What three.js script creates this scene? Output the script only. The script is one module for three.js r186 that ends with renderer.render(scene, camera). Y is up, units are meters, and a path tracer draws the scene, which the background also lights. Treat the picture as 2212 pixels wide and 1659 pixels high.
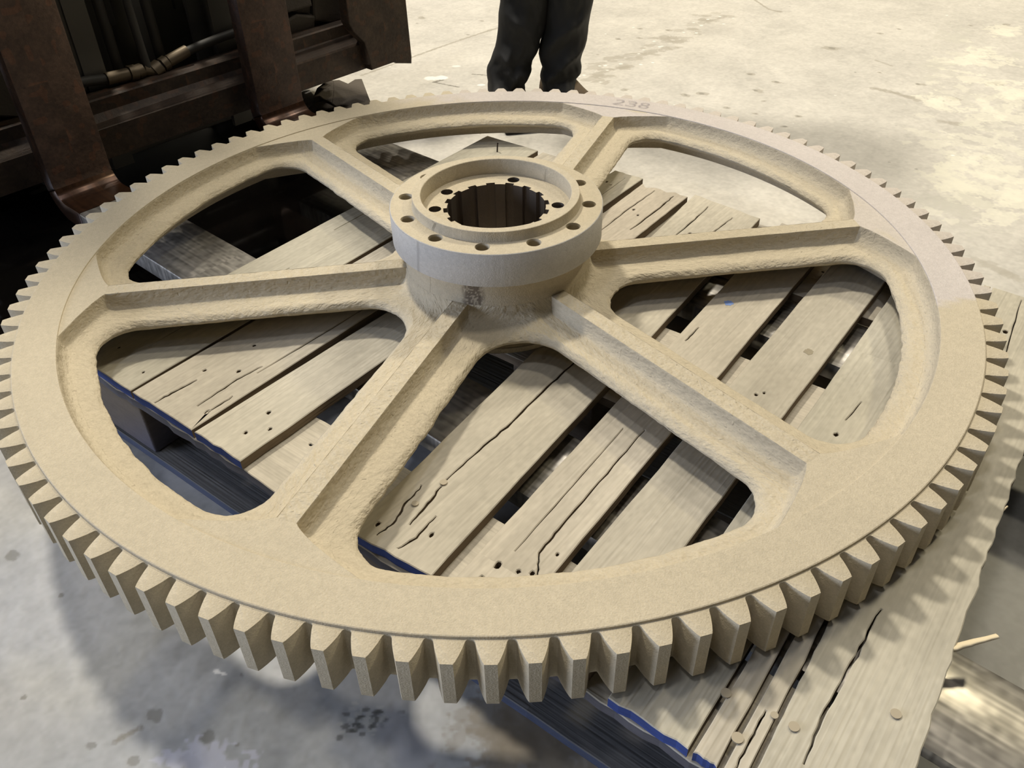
import * as THREE from 'three';
import { RectAreaLightUniformsLib } from 'three/addons/lights/RectAreaLightUniformsLib.js';
import { mergeGeometries, mergeVertices, toCreasedNormals } from 'three/addons/utils/BufferGeometryUtils.js';
import { RoundedBoxGeometry } from 'three/addons/geometries/RoundedBoxGeometry.js';
import { MarchingCubes } from 'three/addons/objects/MarchingCubes.js';
import { ImprovedNoise } from 'three/addons/math/ImprovedNoise.js';

// ------------------------------------------------------------------ camera, light, exposure
const S = 0.697;            // metres per unit of the gear's root radius
const GY = 0.32 * S;        // height of the gear's upper face above the floor
const scene = new THREE.Scene();
const FOC = 1855.33;
const camera = new THREE.PerspectiveCamera(2 * Math.atan(829.5 / FOC) * 180 / Math.PI, 2212 / 1659, 0.05, 60);
const YAW = 0.0146581, PITCH = 0.6799376, ROLL = -0.0235663;
const camPos = new THREE.Vector3(0, 0.980364 * S + GY, 1.676611 * S);
const camF = new THREE.Vector3(Math.sin(YAW) * Math.cos(PITCH), -Math.sin(PITCH), -Math.cos(YAW) * Math.cos(PITCH));
const r0 = new THREE.Vector3().crossVectors(camF, new THREE.Vector3(0, 1, 0)).normalize();
const u0 = new THREE.Vector3().crossVectors(r0, camF);
const camR = r0.clone().multiplyScalar(Math.cos(ROLL)).addScaledVector(u0, Math.sin(ROLL));
const camU = u0.clone().multiplyScalar(Math.cos(ROLL)).addScaledVector(r0, -Math.sin(ROLL));
camera.position.copy(camPos); camera.up.copy(camU); camera.lookAt(camPos.clone().add(camF));
camera.updateMatrixWorld(true);

RectAreaLightUniformsLib.init();
const renderer = new THREE.WebGLRenderer({ antialias: true });
renderer.toneMapping = THREE.LinearToneMapping;
renderer.toneMappingExposure = 0.415;
renderer.shadowMap.enabled = true;
scene.background = new THREE.Color(0x000000);

// ceiling lamps: x, z, side, luminance, colour (hung at LAMP_Y)
const LAMP_Y = 5.6;
const LAMPS = [
  [-1.65, -2.25, 0.5, 920, 0xfff7e8],
  [-2.1, 3.6, 0.5, 40, 0xdbe6ff],
  [-1.2, 1.35, 0.5, 115, 0xf4f6ff],
  [1.5, -0.5, 0.5, 170, 0xfff6e8],
  [2.4, -4.1, 0.7, 240, 0xfff7ea],
  [-0.4, -6.2, 0.7, 230, 0xfff7ea],
  [5.2, -3.2, 0.7, 420, 0xfff3d2],
];

const ADDED_WINDOW = 34;          // luminance of the added, unseen window in the left wall

// ------------------------------------------------------------------ helpers
function rng(seed) { let a = seed >>> 0; return () => { a = (a + 0x6D2B79F5) | 0; let t = Math.imul(a ^ (a >>> 15), 1 | a); t = (t + Math.imul(t ^ (t >>> 7), 61 | t)) ^ t; return ((t ^ (t >>> 14)) >>> 0) / 4294967296; }; }
const IN = new ImprovedNoise();
const noise3 = (x, y, z) => IN.noise(x, y, z);
const fbm = (x, y, z, o = 4) => { let s = 0, a = 0.5, f = 1; for (let i = 0; i < o; i++) { s += a * IN.noise(x * f, y * f, z * f + i * 7.3); a *= 0.5; f *= 2.03; } return s; };
const clamp = (x, a = 0, b = 1) => Math.min(b, Math.max(a, x));
const smooth = (a, b, x) => { const t = clamp((x - a) / (b - a)); return t * t * (3 - 2 * t); };
const lerp = (a, b, t) => a + (b - a) * t;
const V3 = (x, y, z) => new THREE.Vector3(x, y, z);
const names = new Map();
function numbered(name) { const n = names.get(name) || 0; names.set(name, n + 1); return n ? name + '_' + String(n).padStart(3, '0') : name; }
function tag(o, label, category, group, kind) { o.userData.label = label; o.userData.category = category; if (group) o.userData.group = group; if (kind) o.userData.kind = kind; return o; }
function mesh(name, geo, mat, parent) { const m = new THREE.Mesh(geo, mat); m.name = name; m.castShadow = m.receiveShadow = true; if (parent) parent.add(m); return m; }
function pixelDir(px, py) { return camF.clone().multiplyScalar(FOC).addScaledVector(camR, px - 1106).addScaledVector(camU, -(py - 829.5)).normalize(); }
function pixelOnY(px, py, y) { const d = pixelDir(px, py); const t = (y - camPos.y) / d.y; return camPos.clone().addScaledVector(d, t); }
function pixelOnZ(px, py, z) { const d = pixelDir(px, py); const t = (z - camPos.z) / d.z; return camPos.clone().addScaledVector(d, t); }
function dataTex(w, h, fn, srgb, wrap = THREE.RepeatWrapping) {
  const d = new Uint8Array(w * h * 4);
  for (let j = 0; j < h; j++) for (let i = 0; i < w; i++) { const c = fn(i, j); const k = (j * w + i) * 4; d[k] = clamp(c[0], 0, 255); d[k + 1] = clamp(c[1], 0, 255); d[k + 2] = clamp(c[2], 0, 255); d[k + 3] = 255; }
  const t = new THREE.DataTexture(d, w, h, THREE.RGBAFormat);
  t.wrapS = t.wrapT = wrap; t.magFilter = THREE.LinearFilter; t.minFilter = THREE.LinearMipmapLinearFilter; t.generateMipmaps = true;
  if (srgb) t.colorSpace = THREE.SRGBColorSpace; t.needsUpdate = true; return t;
}
// tileable value-noise lattice
function lattice(n, seed) { const R = rng(seed), a = new Float32Array(n * n); for (let i = 0; i < n * n; i++) a[i] = R(); return (x, y) => { x = ((x % n) + n) % n; y = ((y % n) + n) % n; const i = Math.floor(x), j = Math.floor(y), fx = x - i, fy = y - j, sx = fx * fx * (3 - 2 * fx), sy = fy * fy * (3 - 2 * fy), i1 = (i + 1) % n, j1 = (j + 1) % n; return lerp(lerp(a[j * n + i], a[j * n + i1], sx), lerp(a[j1 * n + i], a[j1 * n + i1], sx), sy); }; }
function grid(fn, nu, nv) {           // fn(i,j) -> [x,y,z,u,v]; indexed quads
  const p = [], uv = [], ix = [];
  for (let j = 0; j <= nv; j++) for (let i = 0; i <= nu; i++) { const c = fn(i, j); p.push(c[0], c[1], c[2]); uv.push(c[3], c[4]); }
  for (let j = 0; j < nv; j++) for (let i = 0; i < nu; i++) { const a = j * (nu + 1) + i, b = a + 1, c = a + nu + 1, d = c + 1; ix.push(a, b, d, a, d, c); }
  const g = new THREE.BufferGeometry(); g.setAttribute('position', new THREE.Float32BufferAttribute(p, 3)); g.setAttribute('uv', new THREE.Float32BufferAttribute(uv, 2)); g.setIndex(ix); g.computeVertexNormals(); return g;
}
function lathe(pts, seg, a0 = 0, a1 = Math.PI * 2) { return new THREE.LatheGeometry(pts.map(p => new THREE.Vector2(p[0], p[1])), seg, a0, a1 - a0); }
function uvPlanar(g, k = 1) { const p = g.attributes.position, n = p.count, uv = new Float32Array(n * 2); if (!g.attributes.normal) g.computeVertexNormals(); const nn = g.attributes.normal; for (let i = 0; i < n; i++) { const ax = Math.abs(nn.getX(i)), ay = Math.abs(nn.getY(i)), az = Math.abs(nn.getZ(i)); let a, b; if (ay >= ax && ay >= az) { a = p.getX(i); b = p.getZ(i); } else if (ax > az) { a = p.getZ(i); b = p.getY(i); } else { a = p.getX(i); b = p.getY(i); } uv[2 * i] = a * k; uv[2 * i + 1] = b * k; } g.setAttribute('uv', new THREE.BufferAttribute(uv, 2)); return g; }
function box(w, h, d, x, y, z, r = 0) { const g = r ? new RoundedBoxGeometry(w, h, d, 2, r) : new THREE.BoxGeometry(w, h, d); g.translate(x, y, z); return uvPlanar(g.index ? g.toNonIndexed() : g); }
function tube(pts, r, seg = 24, rad = 8) { return new THREE.TubeGeometry(new THREE.CatmullRomCurve3(pts), seg, r, rad, false); }
function tint(g, fn) { const p = g.attributes.position, n = g.attributes.normal, c = new Float32Array(p.count * 3); for (let i = 0; i < p.count; i++) { const v = fn(p.getX(i), p.getY(i), p.getZ(i), n.getX(i), n.getY(i), n.getZ(i)); c[3 * i] = v[0]; c[3 * i + 1] = v[1]; c[3 * i + 2] = v[2]; } g.setAttribute('color', new THREE.BufferAttribute(c, 3)); return g; }
const lin = hex => { const c = new THREE.Color(hex); return [c.r, c.g, c.b]; };

// ------------------------------------------------------------------ materials
const la = lattice(64, 11), lb = lattice(128, 12), lc = lattice(256, 13);
const dust = (u, v) => 0.5 * la(u * 64, v * 64) + 0.3 * lb(u * 128, v * 128) + 0.2 * lc(u * 256, v * 256);
const texDust = dataTex(512, 512, (i, j) => { const u = i / 512, v = j / 512; const m = 236 + 18 * (dust(u, v) - 0.5) + 14 * (lc(u * 256, v * 256 + 31) - 0.5) + 5 * (la(u * 8, v * 8) - 0.5); return [m, m - 1, m - 3]; }, true);
texDust.repeat.set(3.3, 3.3);
const texFine = dataTex(512, 512, (i, j) => { const u = i / 512, v = j / 512; const m = 255 * (0.55 * lc(u * 256, v * 256) + 0.45 * lb(u * 128, v * 128)); return [m, m, m]; });
texFine.repeat.set(5, 5);
const texCast = dataTex(512, 512, (i, j) => { const u = i / 512, v = j / 512; let m = 0.5 * la(u * 32, v * 32) + 0.3 * la(u * 64, v * 64 + 9) + 0.2 * lb(u * 128, v * 128); const pit = lb(u * 64, v * 64 + 40); if (pit > 0.9) m -= (pit - 0.9) * 5; return [255 * m, 255 * m, 255 * m]; });
texCast.repeat.set(4, 4);
const BEIGE = new THREE.Color().setRGB(0.575, 0.50, 0.36);
const PALE = new THREE.Color().setRGB(0.60, 0.545, 0.50);
const gearPaint = new THREE.MeshStandardMaterial({ color: BEIGE, map: texDust, bumpMap: texFine, bumpScale: 0.0004, roughness: 0.85, metalness: 0 });
const palePaint = gearPaint.clone(); palePaint.color = new THREE.Color().copy(PALE).lerp(BEIGE, 0.25);
const castPaint = new THREE.MeshStandardMaterial({ color: BEIGE, map: texDust, bumpMap: texCast, bumpScale: 0.002, roughness: 0.9, metalness: 0 });
const gearTint = new THREE.MeshStandardMaterial({ color: 0xffffff, vertexColors: true, map: texDust, bumpMap: texFine, bumpScale: 0.0004, roughness: 0.8 });
const padMat = gearTint.clone(); padMat.side = THREE.DoubleSide;
const threadMat = new THREE.MeshStandardMaterial({ color: new THREE.Color().setRGB(0.50, 0.43, 0.30), roughness: 0.6, metalness: 0.2 });

const woodTex = (seed) => { const a = lattice(64, seed), b = lattice(256, seed + 1), c = lattice(32, seed + 2); return dataTex(1024, 256, (i, j) => { const u = i / 1024, v = j / 256; const warp = 0.06 * c(u * 6, v * 4); let g = 0.45 * b(u * 6, (v + warp) * 90) + 0.3 * b(u * 16 + 9, (v + warp) * 180) + 0.25 * a(u * 5, (v + warp) * 22); const d = c(u * 12 + 3, v * 6); const m = 222 + 24 * (g - 0.5) + 20 * (d - 0.5) + 14 * (lb(u * 128, v * 64) - 0.5); return [m, m - 2, m - 5]; }, true); };
const woodBump = (() => { const b = lattice(256, 77); return dataTex(1024, 256, (i, j) => { const u = i / 1024, v = j / 256; const m = 255 * (0.6 * b(u * 5, v * 110) + 0.4 * b(u * 14, v * 220)); return [m, m, m]; }); })();
const woods = [21, 31, 41].map((s) => { const t = woodTex(s); t.repeat.set(1, 4); const bm = woodBump.clone(); bm.repeat.set(1, 4); bm.needsUpdate = true; return new THREE.MeshStandardMaterial({ vertexColors: true, map: t, bumpMap: bm, bumpScale: 0.0007, roughness: 0.88 }); });
const DUSTWOOD = [0.62, 0.565, 0.455], RAWWOOD = [0.22, 0.165, 0.105], BLUE = [0.045, 0.085, 0.32], GREYBLUE = [0.17, 0.19, 0.24];
const steel = (hex, rough, metal = 0.9) => new THREE.MeshStandardMaterial({ color: hex, roughness: rough, metalness: metal });
const texScuff = dataTex(512, 512, (i, j) => { const u = i / 512, v = j / 512; const s = 0.5 * lb(u * 128, v * 10) + 0.3 * la(u * 64, v * 64) + 0.2 * la(u * 10, v * 10); const m = 255 * clamp(0.74 + 0.5 * (s - 0.5)); return [m, m * 0.985, m * 0.96]; }, true);
texScuff.repeat.set(2, 2);
const nailMat = new THREE.MeshStandardMaterial({ color: 0xa79c86, roughness: 0.7, metalness: 0.2 });

// ------------------------------------------------------------------ hall: floor, walls, ceiling
const HX0 = -9, HX1 = 10, HZ0 = -12, HZ1 = 9, HH = 6.4;
{
  const N = 2048, L = 4.6, OX = -1.9, OZ = -3.3;          // texture covers OX..OX+L, OZ..OZ+L
  const col = new Float32Array(N * N * 3), bmp = new Float32Array(N * N);
  const f1 = lattice(32, 101), f2 = lattice(64, 102), f3 = lattice(256, 103), f4 = lattice(512, 104), f5 = lattice(1024, 105);
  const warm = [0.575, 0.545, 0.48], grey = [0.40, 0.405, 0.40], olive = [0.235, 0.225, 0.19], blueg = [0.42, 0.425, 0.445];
  for (let j = 0; j < N; j++) for (let i = 0; i < N; i++) {
    const u = i / N, v = j / N, x = OX + u * L, z = OZ + v * L;
    const b1 = f1(u * 14, v * 14), b2 = f2(u * 40, v * 40), b3 = f3(u * 160, v * 160), b4 = f4(u * 512, v * 512), b5 = f5(u * 1024, v * 1024);
    const cl = smooth(-0.30, 0.50, z - 0.10 * x + 0.9 * (b1 - 0.5) + 0.35 * (b2 - 0.5));      // blast dust gives way to swept concrete
    const dk = smooth(-0.3, 0.02, x - 0.55 + 0.5 * (b1 - 0.5) + 0.25 * (b2 - 0.5)) * smooth(-0.15, 0.15, z + 0.2 * (b1 - 0.5));  // shade right of the pallet, painted into the floor colour
    const ol = smooth(0.48, 0.62, f1(u * 9 + 5, v * 9 + 3) * 0.7 + b2 * 0.3 + 0.25 * smooth(-0.55, 0.15, x) - 0.12) * cl;
    const bl = smooth(0.5, 0.66, f1(u * 11 + 17, v * 11 + 2) * 0.75 + b2 * 0.25) * cl * (1 - ol);
    const k = 0.86 + 0.16 * b2 + 0.10 * (b3 - 0.5) + 0.14 * (b4 - 0.5) + 0.10 * (b5 - 0.5);
    const p = (j * N + i) * 3;
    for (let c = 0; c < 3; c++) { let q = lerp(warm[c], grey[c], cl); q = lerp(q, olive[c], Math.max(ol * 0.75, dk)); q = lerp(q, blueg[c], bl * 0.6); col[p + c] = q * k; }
    bmp[j * N + i] = 0.5 + 0.25 * (b4 - 0.5) + 0.15 * (b5 - 0.5) + 0.15 * (b3 - 0.5);
  }
  const px = m => m / L * N;
  const R = rng(5);
  function dab(x, z, rx, rz, ang, c, op, rough = 0.5, depth = 0) {            // irregular patch of matter on the concrete
    const ci = px(x - OX), cj = px(z - OZ), r = px(Math.max(rx, rz)) * 1.6, ca = Math.cos(ang), sa = Math.sin(ang), s0 = R() * 100;
    for (let j = Math.floor(cj - r); j <= cj + r; j++) for (let i = Math.floor(ci - r); i <= ci + r; i++) {
      if (i < 0 || j < 0 || i >= N || j >= N) continue;
      const dx = (i - ci) / px(1), dz = (j - cj) / px(1), a = (dx * ca + dz * sa) / rx, b = (-dx * sa + dz * ca) / rz;
      const d = Math.hypot(a, b) + rough * (f3(i * 0.11 + s0, j * 0.11) - 0.5) + 0.5 * rough * (f4(i * 0.4, j * 0.4 + s0) - 0.5);
      const w = op * smooth(1.0, 0.75, d); if (w <= 0) continue;
      const p = (j * N + i) * 3; for (let q = 0; q < 3; q++) col[p + q] = lerp(col[p + q], c[q], w); bmp[j * N + i] += depth * w;
    }
  }
  const fl = (X, Y) => { const p = pixelOnY(X, Y, 0); return [p.x, p.z]; };
  function stroke(list, w, c, op, depth = 0) { for (let k = 0; k + 1 < list.length; k++) { const a = fl(...list[k]), b = fl(...list[k + 1]); const n = Math.ceil(Math.hypot(b[0] - a[0], b[1] - a[1]) / (w * 0.8)); for (let t = 0; t <= n; t++) dab(lerp(a[0], b[0], t / n), lerp(a[1], b[1], t / n), w * (0.6 + 0.8 * R()), w * (0.6 + 0.8 * R()), R() * 3, c, op, 0.6, depth); } }
  const DK = [0.20, 0.185, 0.15], MD = [0.36, 0.33, 0.27], WH = [0.86, 0.84, 0.78];
  stroke([[780, 163], [885, 125], [940, 105], [1000, 84], [1074, 60]], 0.006, MD, 0.8, -0.3);        // saw joint
  stroke([[1020, 160], [1060, 163]], 0.005, DK, 0.6, -0.3); stroke([[940, 178], [990, 188]], 0.004, DK, 0.7, -0.3); stroke([[938, 177], [955, 172]], 0.006, DK, 0.8, -0.3);
  dab(...fl(943, 168), 0.045, 0.02, 0, WH, 0.9); dab(...fl(985, 143), 0.02, 0.01, 0, WH, 0.6); dab(...fl(1041, 183), 0.015, 0.008, 0, WH, 0.9);
  for (let k = 0; k < 60; k++) { const t = k / 59, a = fl(lerp(1265, 1560, t), lerp(178, 28, t)); dab(a[0] + 0.10 * (R() - 0.5), a[1] + 0.10 * (R() - 0.5), 0.012 + 0.03 * R(), 0.008 + 0.015 * R(), -0.6 + R(), MD, 0.35 + 0.35 * R(), 1.2, -0.3); if (k % 2) dab(a[0] + 0.1 * (R() - 0.5), a[1] + 0.1 * (R() - 0.5), 0.006, 0.005, 0, WH, 0.8); }
  for (const [X, Y, s] of [[1480, 205, 2], [1516, 202, 2.2], [1349, 194, 1.8], [1570, 233, 1.4], [1632, 246, 1.3], [1676, 177, 1.8], [1619, 160, 1.6], [1650, 218, 1.2], [1632, 195, 2], [1797, 104, 3.2], [1682, 25, 2.6], [1942, 63, 1.3], [2150, 180, 3.6], [1984, 182, 2], [2170, 53, 2], [1900, 72, 1.2], [1900, 157, 1.2], [2128, 340, 2], [2060, 212, 2], [1723, 251, 1.6], [1695, 273, 1.2], [2095, 55, 1.2], [1336, 84, 1.6], [1380, 82, 1.4], [1382, 62, 1.4], [1442, 65, 1.6], [1290, 118, 1], [912, 38, 2.4], [1040, 45, 1], [1010, 75, 1.2], [900, 50, 1]]) { const a = fl(X, Y); dab(a[0], a[1], 0.009 * s, 0.006 * s, R(), MD, 0.75, 1.0, -0.3); dab(a[0], a[1], 0.004 * s, 0.003 * s, R(), DK, 0.6, 1.0, -0.2); }
  stroke([[1885, 190], [1930, 200], [1980, 215]], 0.012, MD, 0.6); stroke([[2030, 262], [2070, 268]], 0.014, MD, 0.5); stroke([[1630, 0], [1660, 20], [1682, 25]], 0.005, MD, 0.8); stroke([[1890, 130], [1925, 142]], 0.005, MD, 0.5);
  for (let k = 0; k < 90; k++) { const t = R(), q = fl(2000 + 210 * R(), 60 + 420 * t); dab(q[0], q[1], 0.02 + 0.06 * R(), 0.012 + 0.03 * R(), R() * 3, R() < 0.75 ? [0.74, 0.71, 0.58] : [0.5, 0.48, 0.41], 0.25 + 0.35 * R(), 1.5); }
  stroke([[2110, 560], [2170, 590], [2205, 605]], 0.015, MD, 0.4);
  for (const [X, Y, s] of [[336, 1543, 2.2], [28, 1197, 1.6], [450, 1592, 1.5], [195, 1608, 1.1], [412, 1645, 2], [130, 1285, 1], [288, 1640, 1], [520, 1455, 0.8]]) { const a = fl(X, Y); dab(a[0], a[1], 0.008 * s, 0.006 * s, R(), [0.2, 0.195, 0.175], 0.75, 1.0, -0.3); }
  stroke([[248, 1600], [305, 1568]], 0.004, DK, 0.5, -0.2); stroke([[463, 1448], [486, 1455]], 0.0025, WH, 0.7);
  for (let k = 0; k < 500; k++) { const x = OX + L * R(), z = OZ + L * R(); const s = 0.0022 + 0.004 * R() * R(); dab(x, z, s, s * 0.8, 0, R() < 0.45 ? WH : DK, 0.5 + 0.4 * R(), 0.5); }
  for (let k = 0; k < 70; k++) { const a = fl(795 + 90 * (R() + R() - 1), 1555 + 40 * (R() + R() - 1)); dab(a[0], a[1], 0.003 + 0.003 * R(), 0.003, 0, R() < 0.5 ? [0.10, 0.10, 0.09] : [0.5, 0.5, 0.46], 0.7, 0.5); }
  const a = fl(865, 1590); dab(a[0], a[1], 0.05, 0.022, 1.0, [0.40, 0.40, 0.41], 0.75, 0.9); const b = fl(460, 1640); dab(b[0], b[1], 0.06, 0.035, 0.3, [0.60, 0.60, 0.68], 0.7, 1.2);
  for (let k = 0; k < 9; k++) { const q = fl(1080 + 60 * R() + 12 * k, 1540 + 110 * R()); dab(q[0], q[1], 0.07, 0.05, R() * 3, [0.19, 0.155, 0.105], 0.4, 1.4); }
  const enc = x => { x = clamp(x); return 255 * (x <= 0.0031308 ? 12.92 * x : 1.055 * Math.pow(x, 1 / 2.4) - 0.055); };
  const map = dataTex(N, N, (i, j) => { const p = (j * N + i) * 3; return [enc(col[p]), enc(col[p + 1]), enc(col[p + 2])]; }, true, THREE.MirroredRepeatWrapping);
  const bm = dataTex(N / 2, N / 2, (i, j) => { const m = 255 * clamp(bmp[(2 * j) * N + 2 * i]); return [m, m, m]; }, false, THREE.MirroredRepeatWrapping);
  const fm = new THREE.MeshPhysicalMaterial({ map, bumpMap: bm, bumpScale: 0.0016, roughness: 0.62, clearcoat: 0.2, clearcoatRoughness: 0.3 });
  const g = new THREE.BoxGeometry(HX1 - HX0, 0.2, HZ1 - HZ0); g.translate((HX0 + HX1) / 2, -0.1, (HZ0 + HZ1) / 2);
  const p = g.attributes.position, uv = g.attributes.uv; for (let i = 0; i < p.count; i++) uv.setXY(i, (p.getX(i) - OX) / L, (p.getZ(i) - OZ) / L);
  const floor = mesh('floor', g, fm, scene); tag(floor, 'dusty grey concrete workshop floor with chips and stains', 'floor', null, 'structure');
  const wm = new THREE.MeshStandardMaterial({ color: 0x514d45, roughness: 0.9 });
  const wall = (n, w, h, d, x, y, z, lab) => tag(mesh(n, box(w, h, d, x, y, z), wm, scene), lab, 'wall', null, 'structure');
  const cx = (HX0 + HX1) / 2, cz = (HZ0 + HZ1) / 2, ww = HX1 - HX0, dd = HZ1 - HZ0;
  wall('wall_back', ww + 0.4, HH, 0.2, cx, HH / 2, HZ0 - 0.1, 'painted block wall behind the standing person');
  wall('wall_front', ww + 0.4, HH, 0.2, cx, HH / 2, HZ1 + 0.1, 'painted block wall behind the camera');
  wall('wall_left', 0.2, HH, dd, HX0 - 0.1, HH / 2, cz, 'painted block wall beyond the forklift');
  wall('wall_right', 0.2, HH, dd, HX1 + 0.1, HH / 2, cz, 'painted block wall on the open floor side');
  { // unseen window, added in the left wall for cool light on side faces
    const wx = HX0, wz = 2.2, wy = 2.3, ww2 = 5.0, wh = 2.8;
    const win = new THREE.Group(); win.name = 'window_1'; win.position.set(wx, wy, wz); scene.add(win); tag(win, 'unseen frosted window band added in the left wall for cool side light', 'window', null, 'structure');
    const fmx = new THREE.MeshStandardMaterial({ color: 0x55585a, roughness: 0.5, metalness: 0.4 });
    mesh('frame', mergeGeometries([box(0.08, 0.1, ww2 + 0.2, 0.04, wh / 2 + 0.05, 0), box(0.08, 0.1, ww2 + 0.2, 0.04, -wh / 2 - 0.05, 0), ...[-2, -1, 0, 1, 2].map(k => box(0.08, wh, 0.08, 0.04, 0, k * ww2 / 4))]), fmx, win);
    for (let k = 0; k < 4; k++) mesh('pane', box(0.02, wh, ww2 / 4 - 0.08, 0.02, 0, (k - 1.5) * ww2 / 4), new THREE.MeshStandardMaterial({ color: 0xffffff, emissive: 0xd8e5ff, emissiveIntensity: 1.5, roughness: 0.6 }), win);
    const l = new THREE.RectAreaLight(0xd3e1ff, ADDED_WINDOW, ww2, wh); l.name = 'added_window_light'; l.position.set(0.12, 0, 0); l.rotation.y = -Math.PI / 2; l.castShadow = true; win.add(l);
  }
  tag(mesh('ceiling', box(ww + 0.4, 0.2, dd + 0.4, cx, HH + 0.1, cz), new THREE.MeshStandardMaterial({ color: 0x46443f, roughness: 0.95 }), scene), 'grey workshop ceiling', 'ceiling', null, 'structure');
}
// ------------------------------------------------------------------ ceiling lamps
{
  const shadeM = new THREE.MeshStandardMaterial({ color: 0xc9c9c6, roughness: 0.4, metalness: 0.6 });
  LAMPS.forEach(([x, z, s, lum, hex], i) => {
    const o = new THREE.Group(); o.name = numbered('high_bay_lamp'); o.position.set(x, LAMP_Y, z); scene.add(o);
    tag(o, 'square high bay lamp hung from the workshop ceiling', 'lamp', 'high bay ceiling lamps');
    mesh('housing', box(s + 0.06, 0.1, s + 0.06, 0, 0.06, 0, 0.01), shadeM, o);
    mesh('diffuser', box(s, 0.012, s, 0, 0.002, 0), new THREE.MeshStandardMaterial({ color: 0xffffff, emissive: hex, emissiveIntensity: 3 }), o);
    mesh('hanger', new THREE.CylinderGeometry(0.012, 0.012, HH - LAMP_Y - 0.11, 8).translate(0, (HH - LAMP_Y + 0.11) / 2, 0), shadeM, o);
    const l = new THREE.RectAreaLight(hex, lum, s, s); l.name = 'lamp_light'; l.position.set(0, -0.012, 0); l.rotation.x = -Math.PI / 2; l.castShadow = true; o.add(l);
  });
}

// ------------------------------------------------------------------ thin black glossy film on the floor and broken slab pieces under the forklift
const PHI = (51 - 4.4) * Math.PI / 180;
const liftXZ = (b, a) => [S * (b * Math.cos(PHI) + a * Math.sin(PHI)), S * (-b * Math.sin(PHI) + a * Math.cos(PHI))];
{
  const R = rng(61), sh = new THREE.Shape(); const key = [[-1.2, -0.76], [-0.9, -0.68], [-0.4, -0.68], [0.05, -0.67], [0.30, -0.69], [0.37, -0.78], [0.41, -1.0], [0.46, -1.3], [0.52, -1.55], [0.50, -1.9], [0.1, -2.1], [-0.6, -2.1], [-1.15, -1.9], [-1.35, -1.2]];
  const cv = new THREE.CatmullRomCurve3(key.map(([b, a]) => { const q = liftXZ(b, a); return V3(q[0], 0, q[1]); }), true); const N = 260;
  for (let i = 0; i < N; i++) { const p = cv.getPoint(i / N); const w = 0.012 * fbm(p.x * 12, 4, p.z * 12, 3); const x = p.x + w, z = p.z + 0.012 * fbm(p.x * 12, 9, p.z * 12, 3); i ? sh.lineTo(x, -z) : sh.moveTo(x, -z); }
  const g = new THREE.ExtrudeGeometry(sh, { depth: 0.0006, bevelEnabled: true, bevelThickness: 0.0003, bevelSize: 0.002, bevelSegments: 1 }); g.rotateX(-Math.PI / 2); g.translate(0, 0.0004, 0);
  tag(mesh(numbered('black_film'), uvPlanar(g), new THREE.MeshPhysicalMaterial({ color: 0x0d0b09, roughness: 0.07, ior: 1.65 }), scene), 'thin black glossy film on the floor in front of the forklift', 'floor_film');
  const sm = new THREE.MeshStandardMaterial({ color: 0x5c544a, map: texDust, roughness: 0.85, bumpMap: texCast, bumpScale: 0.001 });
  const f2 = (X, Y) => { const p = pixelOnY(420 + X / 4.608, Y / 4.608, 0.03); return [p.x, p.z]; };
  [[[[1385, 805], [1440, 800], [1530, 838], [1600, 795], [1662, 790], [1700, 890], [1742, 1000], [1700, 1080], [1560, 1110], [1440, 1080], [1376, 1030], [1390, 905]], 'large flat cracked grey slab piece on the floor below the end plate'],
    [[[1225, 880], [1300, 820], [1376, 806], [1380, 900], [1366, 1025], [1300, 995], [1245, 955], [1190, 960]], 'small cracked grey slab piece beside the larger slab piece'],
    [[[1110, 1110], [1190, 1030], [1280, 1012], [1360, 1050], [1420, 1085], [1400, 1140], [1200, 1160]], 'rounded grey slab piece against the fork heel behind the gear']].forEach(([poly, lab]) => {
    const s2 = new THREE.Shape(); poly.forEach(([X, Y], i) => { const q = f2(X, Y); i ? s2.lineTo(q[0], -q[1]) : s2.moveTo(q[0], -q[1]); });
    const g2 = new THREE.ExtrudeGeometry(s2, { depth: 0.022, bevelEnabled: true, bevelThickness: 0.004, bevelSize: 0.002, bevelSegments: 2 }); g2.rotateX(-Math.PI / 2); g2.translate(0, 0.0055, 0);
    tag(mesh(numbered('slab_piece'), uvPlanar(g2), sm, scene), lab, 'slab piece', 'broken slab pieces under the forklift');
  });
}

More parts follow.
